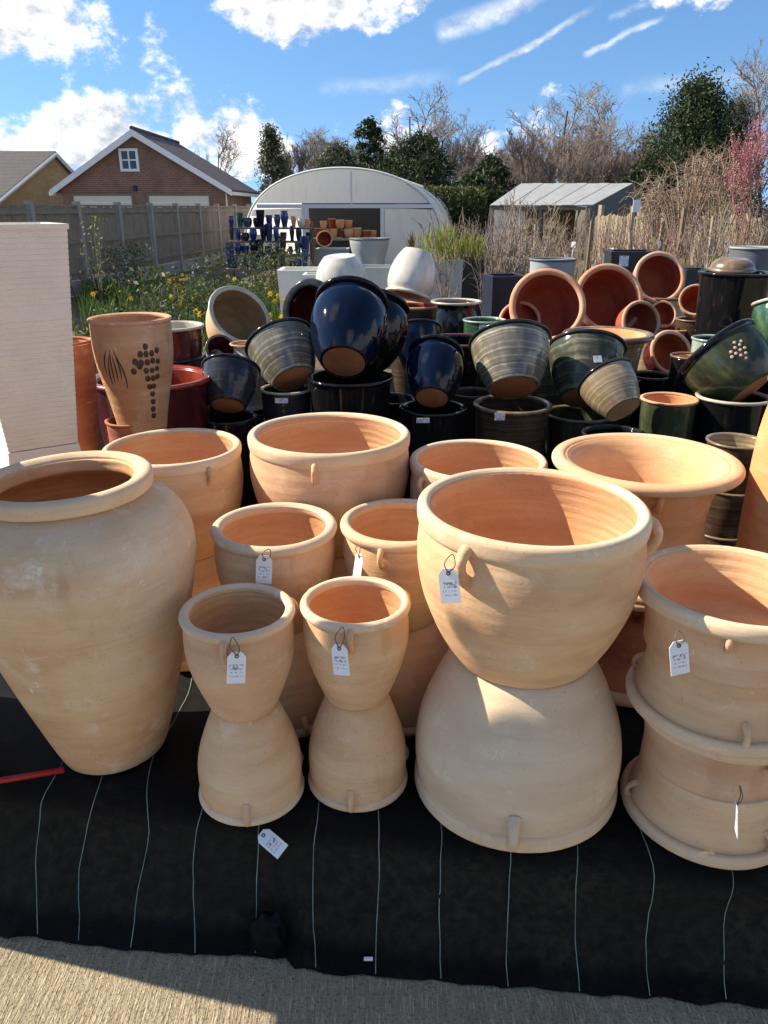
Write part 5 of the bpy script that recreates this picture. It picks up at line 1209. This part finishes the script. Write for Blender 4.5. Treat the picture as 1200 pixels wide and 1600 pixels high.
for i in range(70):
    px = 705 + (i * 37.7) % 500 + rng.uniform(-8, 8); Y = 10.5 + (i % 7) * 1.35 + rng.uniform(-.3, .3); k = rng.randrange(4); sc = rng.uniform(.75, 1.12)
    if px < 770: sc *= .92
    mt = M[['twig_tan', 'twig_red', 'twig_tan', 'twig_purple'][rng.randrange(4)]]
    o = plant('bare_shrub', '%s leafless %s shrub in the %s rows %s' % (tone[mt.name], 'tall' if sc > .95 else 'low', 'near' if i % 7 < 2 else 'middle' if i % 7 < 5 else 'far', where(px)), 'shrub', shr[k], (mt, mt), (HX(px, Y), Y, .0), (sc, sc, sc), rng.uniform(0, 6.28), 'bare shrubs in rows on the right', ('stems', 'twigs'))
    link('container', bkt, o, M['charcoal'])
for i in range(26):
    px = 770 + i * 17 + rng.uniform(-6, 6); Y = rng.uniform(10.5, 14.5)
    mb = MB(); mb.box((-.035, -.003, 0), (.035, .003, .09)); mb.box((-.006, -.0029, -.45), (.006, .0029, 0))
    tag(link('plant_label', mb.mesh('plant_label'), mats=M['label_white'] if i % 3 else M['lime'], loc=(HX(px, Y), Y, rng.uniform(.62, 1.05)), rot=(R(-15), 0, rng.uniform(-.6, .6))), 'little plant label standing among the bare nursery shrubs', 'plant label', 'plant labels among the shrubs')
# arching shrub and pink blossom at the right
def arching(seed, h, n):
    r_ = random.Random(seed); st, tw = MB(), MB()
    for _ in range(n):
        a = r_.uniform(0, 6.28); l = r_.uniform(.6, 1.0) * h; R_ = r_.uniform(.3, 1.1)
        p = [Vector((math.cos(a) * R_ * t * (1.1 - .1 * t), math.sin(a) * R_ * t, l * math.sin(t * 2.0) / math.sin(1.57))) for t in [i / 7 for i in range(8)]]
        st.tube(p, [.016 - .0017 * i for i in range(8)], 4, cap=False)
        for _k in range(9):
            t = r_.uniform(.35, .98) * 7; i = min(6, int(t)); q = p[i].lerp(p[i + 1], t - i); d = Vector((r_.gauss(0, .6), r_.gauss(0, .6), r_.uniform(-.6, .8))).normalized() * r_.uniform(.2, .5)
            tw.tube([q, q + d * .5, q + d], [.006, .005, .004], 3, cap=False)
    return raw_mesh('stems', st.v, st.f, True), raw_mesh('twigs', tw.v, tw.f, True)
for k, (px, Y, h_) in enumerate([(1075, 17, 2.7), (1120, 18.5, 2.9), (1035, 19, 2.3)]):
    plant('arching_shrub', ['tan arching shrub in front of the big conifer', 'tall arching shrub next to the pink blossom', 'lower arching shrub left of the tan one'][k], 'shrub', arching(300 + k, h_, 46), (M['twig_tan'], M['twig_tan'] if k else M['twig_red']), (HX(px, Y), Y, 0), names=('stems', 'twigs'))
pb = bare_meshes(400, 4.4, kids=(9, 6, 5), spread=.6, rise=.55, trunk_frac=.15, r0=.05, rmin=.006)
pk = thing('blossom_tree', 'young tree with pink blossom at the right edge', 'tree', (HX(1186, 15), 15, 0)); zs = HZ(165, 15) / max(v.co.z for v in pb[1].vertices); pk.scale = (zs * .8, zs * .8, zs)
link('trunk', pb[0], pk, M['bark']); link('crown', pb[1], pk, M['twig_red'])
bp = [v.co.copy() for i, v in enumerate(pb[1].vertices) if i % 3 == 0 and v.co.z > 1.2]
vs, fs = leaf_quads([p + Vector((rng.gauss(0, .03), rng.gauss(0, .03), rng.gauss(0, .03))) for p in bp for _ in range(2)], .032, rng); link('blossom', raw_mesh('blossom', vs, fs), pk, M['blossom'])

# lime green shrubs and bronze spiky plant in the square planters
for k, (px, Y, hh, ww, zb) in enumerate([(690, 10.8, .42, .62, .0), (735, 10.8, .30, .40, .0)]):
    p = PY(px, 405, Y); r_ = random.Random(70 + k); pts = []
    for _ in range(900 if k == 0 else 420):
        t = r_.random(); pts.append(Vector((r_.gauss(0, ww * .30) * (1.1 - .5 * t), r_.gauss(0, ww * .3), t * hh * r_.uniform(.7, 1.15))))
    vs, fs = [], []
    for q in pts:
        i = len(vs); d = Vector((q.x * .6 + r_.gauss(0, .15), q.y * .6 + r_.gauss(0, .15), 1)).normalized() * r_.uniform(.06, .13); w_ = Vector((r_.gauss(0, 1), r_.gauss(0, 1), 0)).normalized() * .008
        vs += [tuple(q - w_), tuple(q + w_), tuple(q + d)]; fs.append((i, i + 1, i + 2))
    o = thing('lime_shrub', ['feathery lime green shrub in the pale grey planter', 'small lime green shrub in the charcoal planter'][k], 'shrub', (p.x, p.y, p.z - .06))
    link('foliage', raw_mesh('foliage', vs, fs), o, M['lime']); mb = MB()
    for q in range(5): mb.tube([(0, 0, -.03), (r_.gauss(0, .1), r_.gauss(0, .1), hh * .7)], .006, 4)
    link('stems', mb.mesh('stems'), o, M['bark'])
def spiky(label, px, py, Y, n, h_, mat, seed):
    r_ = random.Random(seed); p = PY(px, py, Y); mb = MB(); vs, fs = [], []
    for _ in range(n):
        a = r_.uniform(0, 6.28); l = h_ * r_.uniform(.7, 1.1); o_ = r_.uniform(.1, .5) * l; w_ = Vector((-math.sin(a), math.cos(a), 0)) * .014; i = len(vs)
        c = [Vector((math.cos(a) * o_ * t, math.sin(a) * o_ * t, l * t * (1 - .2 * t))) for t in (0, .5, 1)]
        vs += [tuple(c[0] - w_), tuple(c[0] + w_), tuple(c[1] + w_), tuple(c[1] - w_), tuple(c[2])]; fs += [(i, i + 1, i + 2, i + 3), (i + 3, i + 2, i + 4)]
    o = thing('spiky_plant', label, 'plant', p); link('leaves', raw_mesh('leaves', vs, fs), o, M[mat])
    mb.tube([(0, 0, -.25), (0, 0, .03)], .03, 6); link('crown_base', mb.mesh('crown_base'), o, M['bark'])
spiky('bronze spiky plant left of the lime green shrub', 643, 398, 11.2, 16, .36, 'strap', 3)

# daffodils and other spring plants on the left
def daff(seed, nb=46, nf=7, h=.42):
    r_ = random.Random(seed); v, f = [], []; fv, ff = [], []; sv = MB()
    for _ in range(nb):
        a = r_.uniform(0, 6.28); b0 = Vector((r_.gauss(0, .09), r_.gauss(0, .09), 0)); l = h * r_.uniform(.65, 1.1); o_ = r_.uniform(.02, .22); w_ = Vector((-math.sin(a), math.cos(a), 0)) * r_.uniform(.005, .009); i = len(v)
        c = [b0 + Vector((math.cos(a) * o_ * t * t, math.sin(a) * o_ * t * t, l * (t - .18 * t * t * (o_ / .2)))) for t in (0, .4, .75, 1)]
        for q in c[:3]: v += [tuple(q - w_), tuple(q + w_)]
        v.append(tuple(c[3])); f += [(i, i + 1, i + 3, i + 2), (i + 2, i + 3, i + 5, i + 4), (i + 4, i + 5, i + 6)]
    for _ in range(nf):
        b0 = Vector((r_.gauss(0, .13), r_.gauss(0, .13), 0)); c = b0 + Vector((0, 0, h * r_.uniform(.8, 1.15))); sv.tube([b0, c], .004, 3, cap=False)
        n = Vector((r_.gauss(0, .5), -1, .2)).normalized(); x = n.cross(Vector((0, 0, 1))).normalized(); y = n.cross(x)
        for k in range(6):
            an = k * math.pi / 3; d = x * math.cos(an) + y * math.sin(an); s_ = n.cross(d) * .014; i = len(fv)
            fv += [tuple(c), tuple(c + d * .022 + s_), tuple(c + d * .045), tuple(c + d * .022 - s_)]; ff.append((i, i + 1, i + 2, i + 3))
        i = len(fv)
        fv += [tuple(c + (x * math.cos(k * 1.047) + y * math.sin(k * 1.047)) * .010) for k in range(6)] + [tuple(c + n * .03 + (x * math.cos(k * 1.047) + y * math.sin(k * 1.047)) * .017) for k in range(6)]
        ff += [(i + k, i + (k + 1) % 6, i + 6 + (k + 1) % 6, i + 6 + k) for k in range(6)]
    b_ = len(v); v += sv.v; f += [tuple(b_ + j for j in q) for q in sv.f]
    return raw_mesh('leaves', v, f), raw_mesh('flowers', fv, ff)
dfs = [daff(500 + i, nf=(3, 1, 1, 0)[i], h=(.42, .46, .38, .5)[i]) for i in range(4)]
for i in range(64):
    px = 118 + (i * 53.3) % 345 + rng.uniform(-10, 10); Y = 8.0 + (i % 8) * 1.02 + rng.uniform(-.3, .3); k = [1, 3, 2, 3, 3, 3][rng.randrange(6)]
    k = 0 if (245 < px < 295 or 405 < px < 450) and i % 2 else (k if k else 3)
    plant('daffodil_clump', ('%s clump of %s in the bed, %s' % (row(Y), ['yellow daffodils', 'leaves with one daffodil', 'short daffodils', 'tall green bulb leaves'][k], where_l(px))), 'daffodils', dfs[k], (M['blade'], M['petal']), (HX(px, Y), Y, 0), rng.uniform(.75, 1.1), rng.uniform(-.6, .6), 'spring bulbs by the fence', ('leaves', 'flowers'))
def herb(seed, w, h, n):
    r_ = random.Random(seed); pts = [Vector((r_.gauss(0, w * .35), r_.gauss(0, w * .35), r_.uniform(0.05, 1) * h)) for _ in range(n)]
    vs, fs = leaf_quads(pts, .03, r_); mb = MB()
    for _ in range(6): mb.tube([(0, 0, 0), (r_.gauss(0, .1), r_.gauss(0, .1), h * .8)], .005, 3, cap=False)
    return raw_mesh('foliage', vs, fs), raw_mesh('stems', mb.v, mb.f)
hb = [herb(600 + i, .5, (.5, .9, .35)[i], 500) for i in range(3)]
for i in range(30):
    px = 112 + (i * 61.7) % 340; Y = 8.5 + (i % 6) * 1.5 + rng.uniform(-.4, .4); k = rng.randrange(3)
    plant('leafy_plant', '%s %s leafy plant in the bed, %s' % (row(Y), ['dark', 'tall dark', 'low dark'][k] if i % 4 else ['olive', 'tall olive', 'low olive'][k], where_l(px)), 'plant', hb[k], (M['herb'] if i % 4 else M['hedge'], M['bark']), (HX(px, Y), Y, 0), rng.uniform(.8, 1.2), rng.uniform(0, 6), 'leafy plants by the fence', ('foliage', 'stems'))
plant('leafy_plant', 'pale spring shrub sprouting against the fence, right of the white planter', 'shrub', herb(640, .35, 1.5, 160), (M['lime'], M['bark']), (HX(140, 13), 13, 0), names=('foliage', 'stems'))
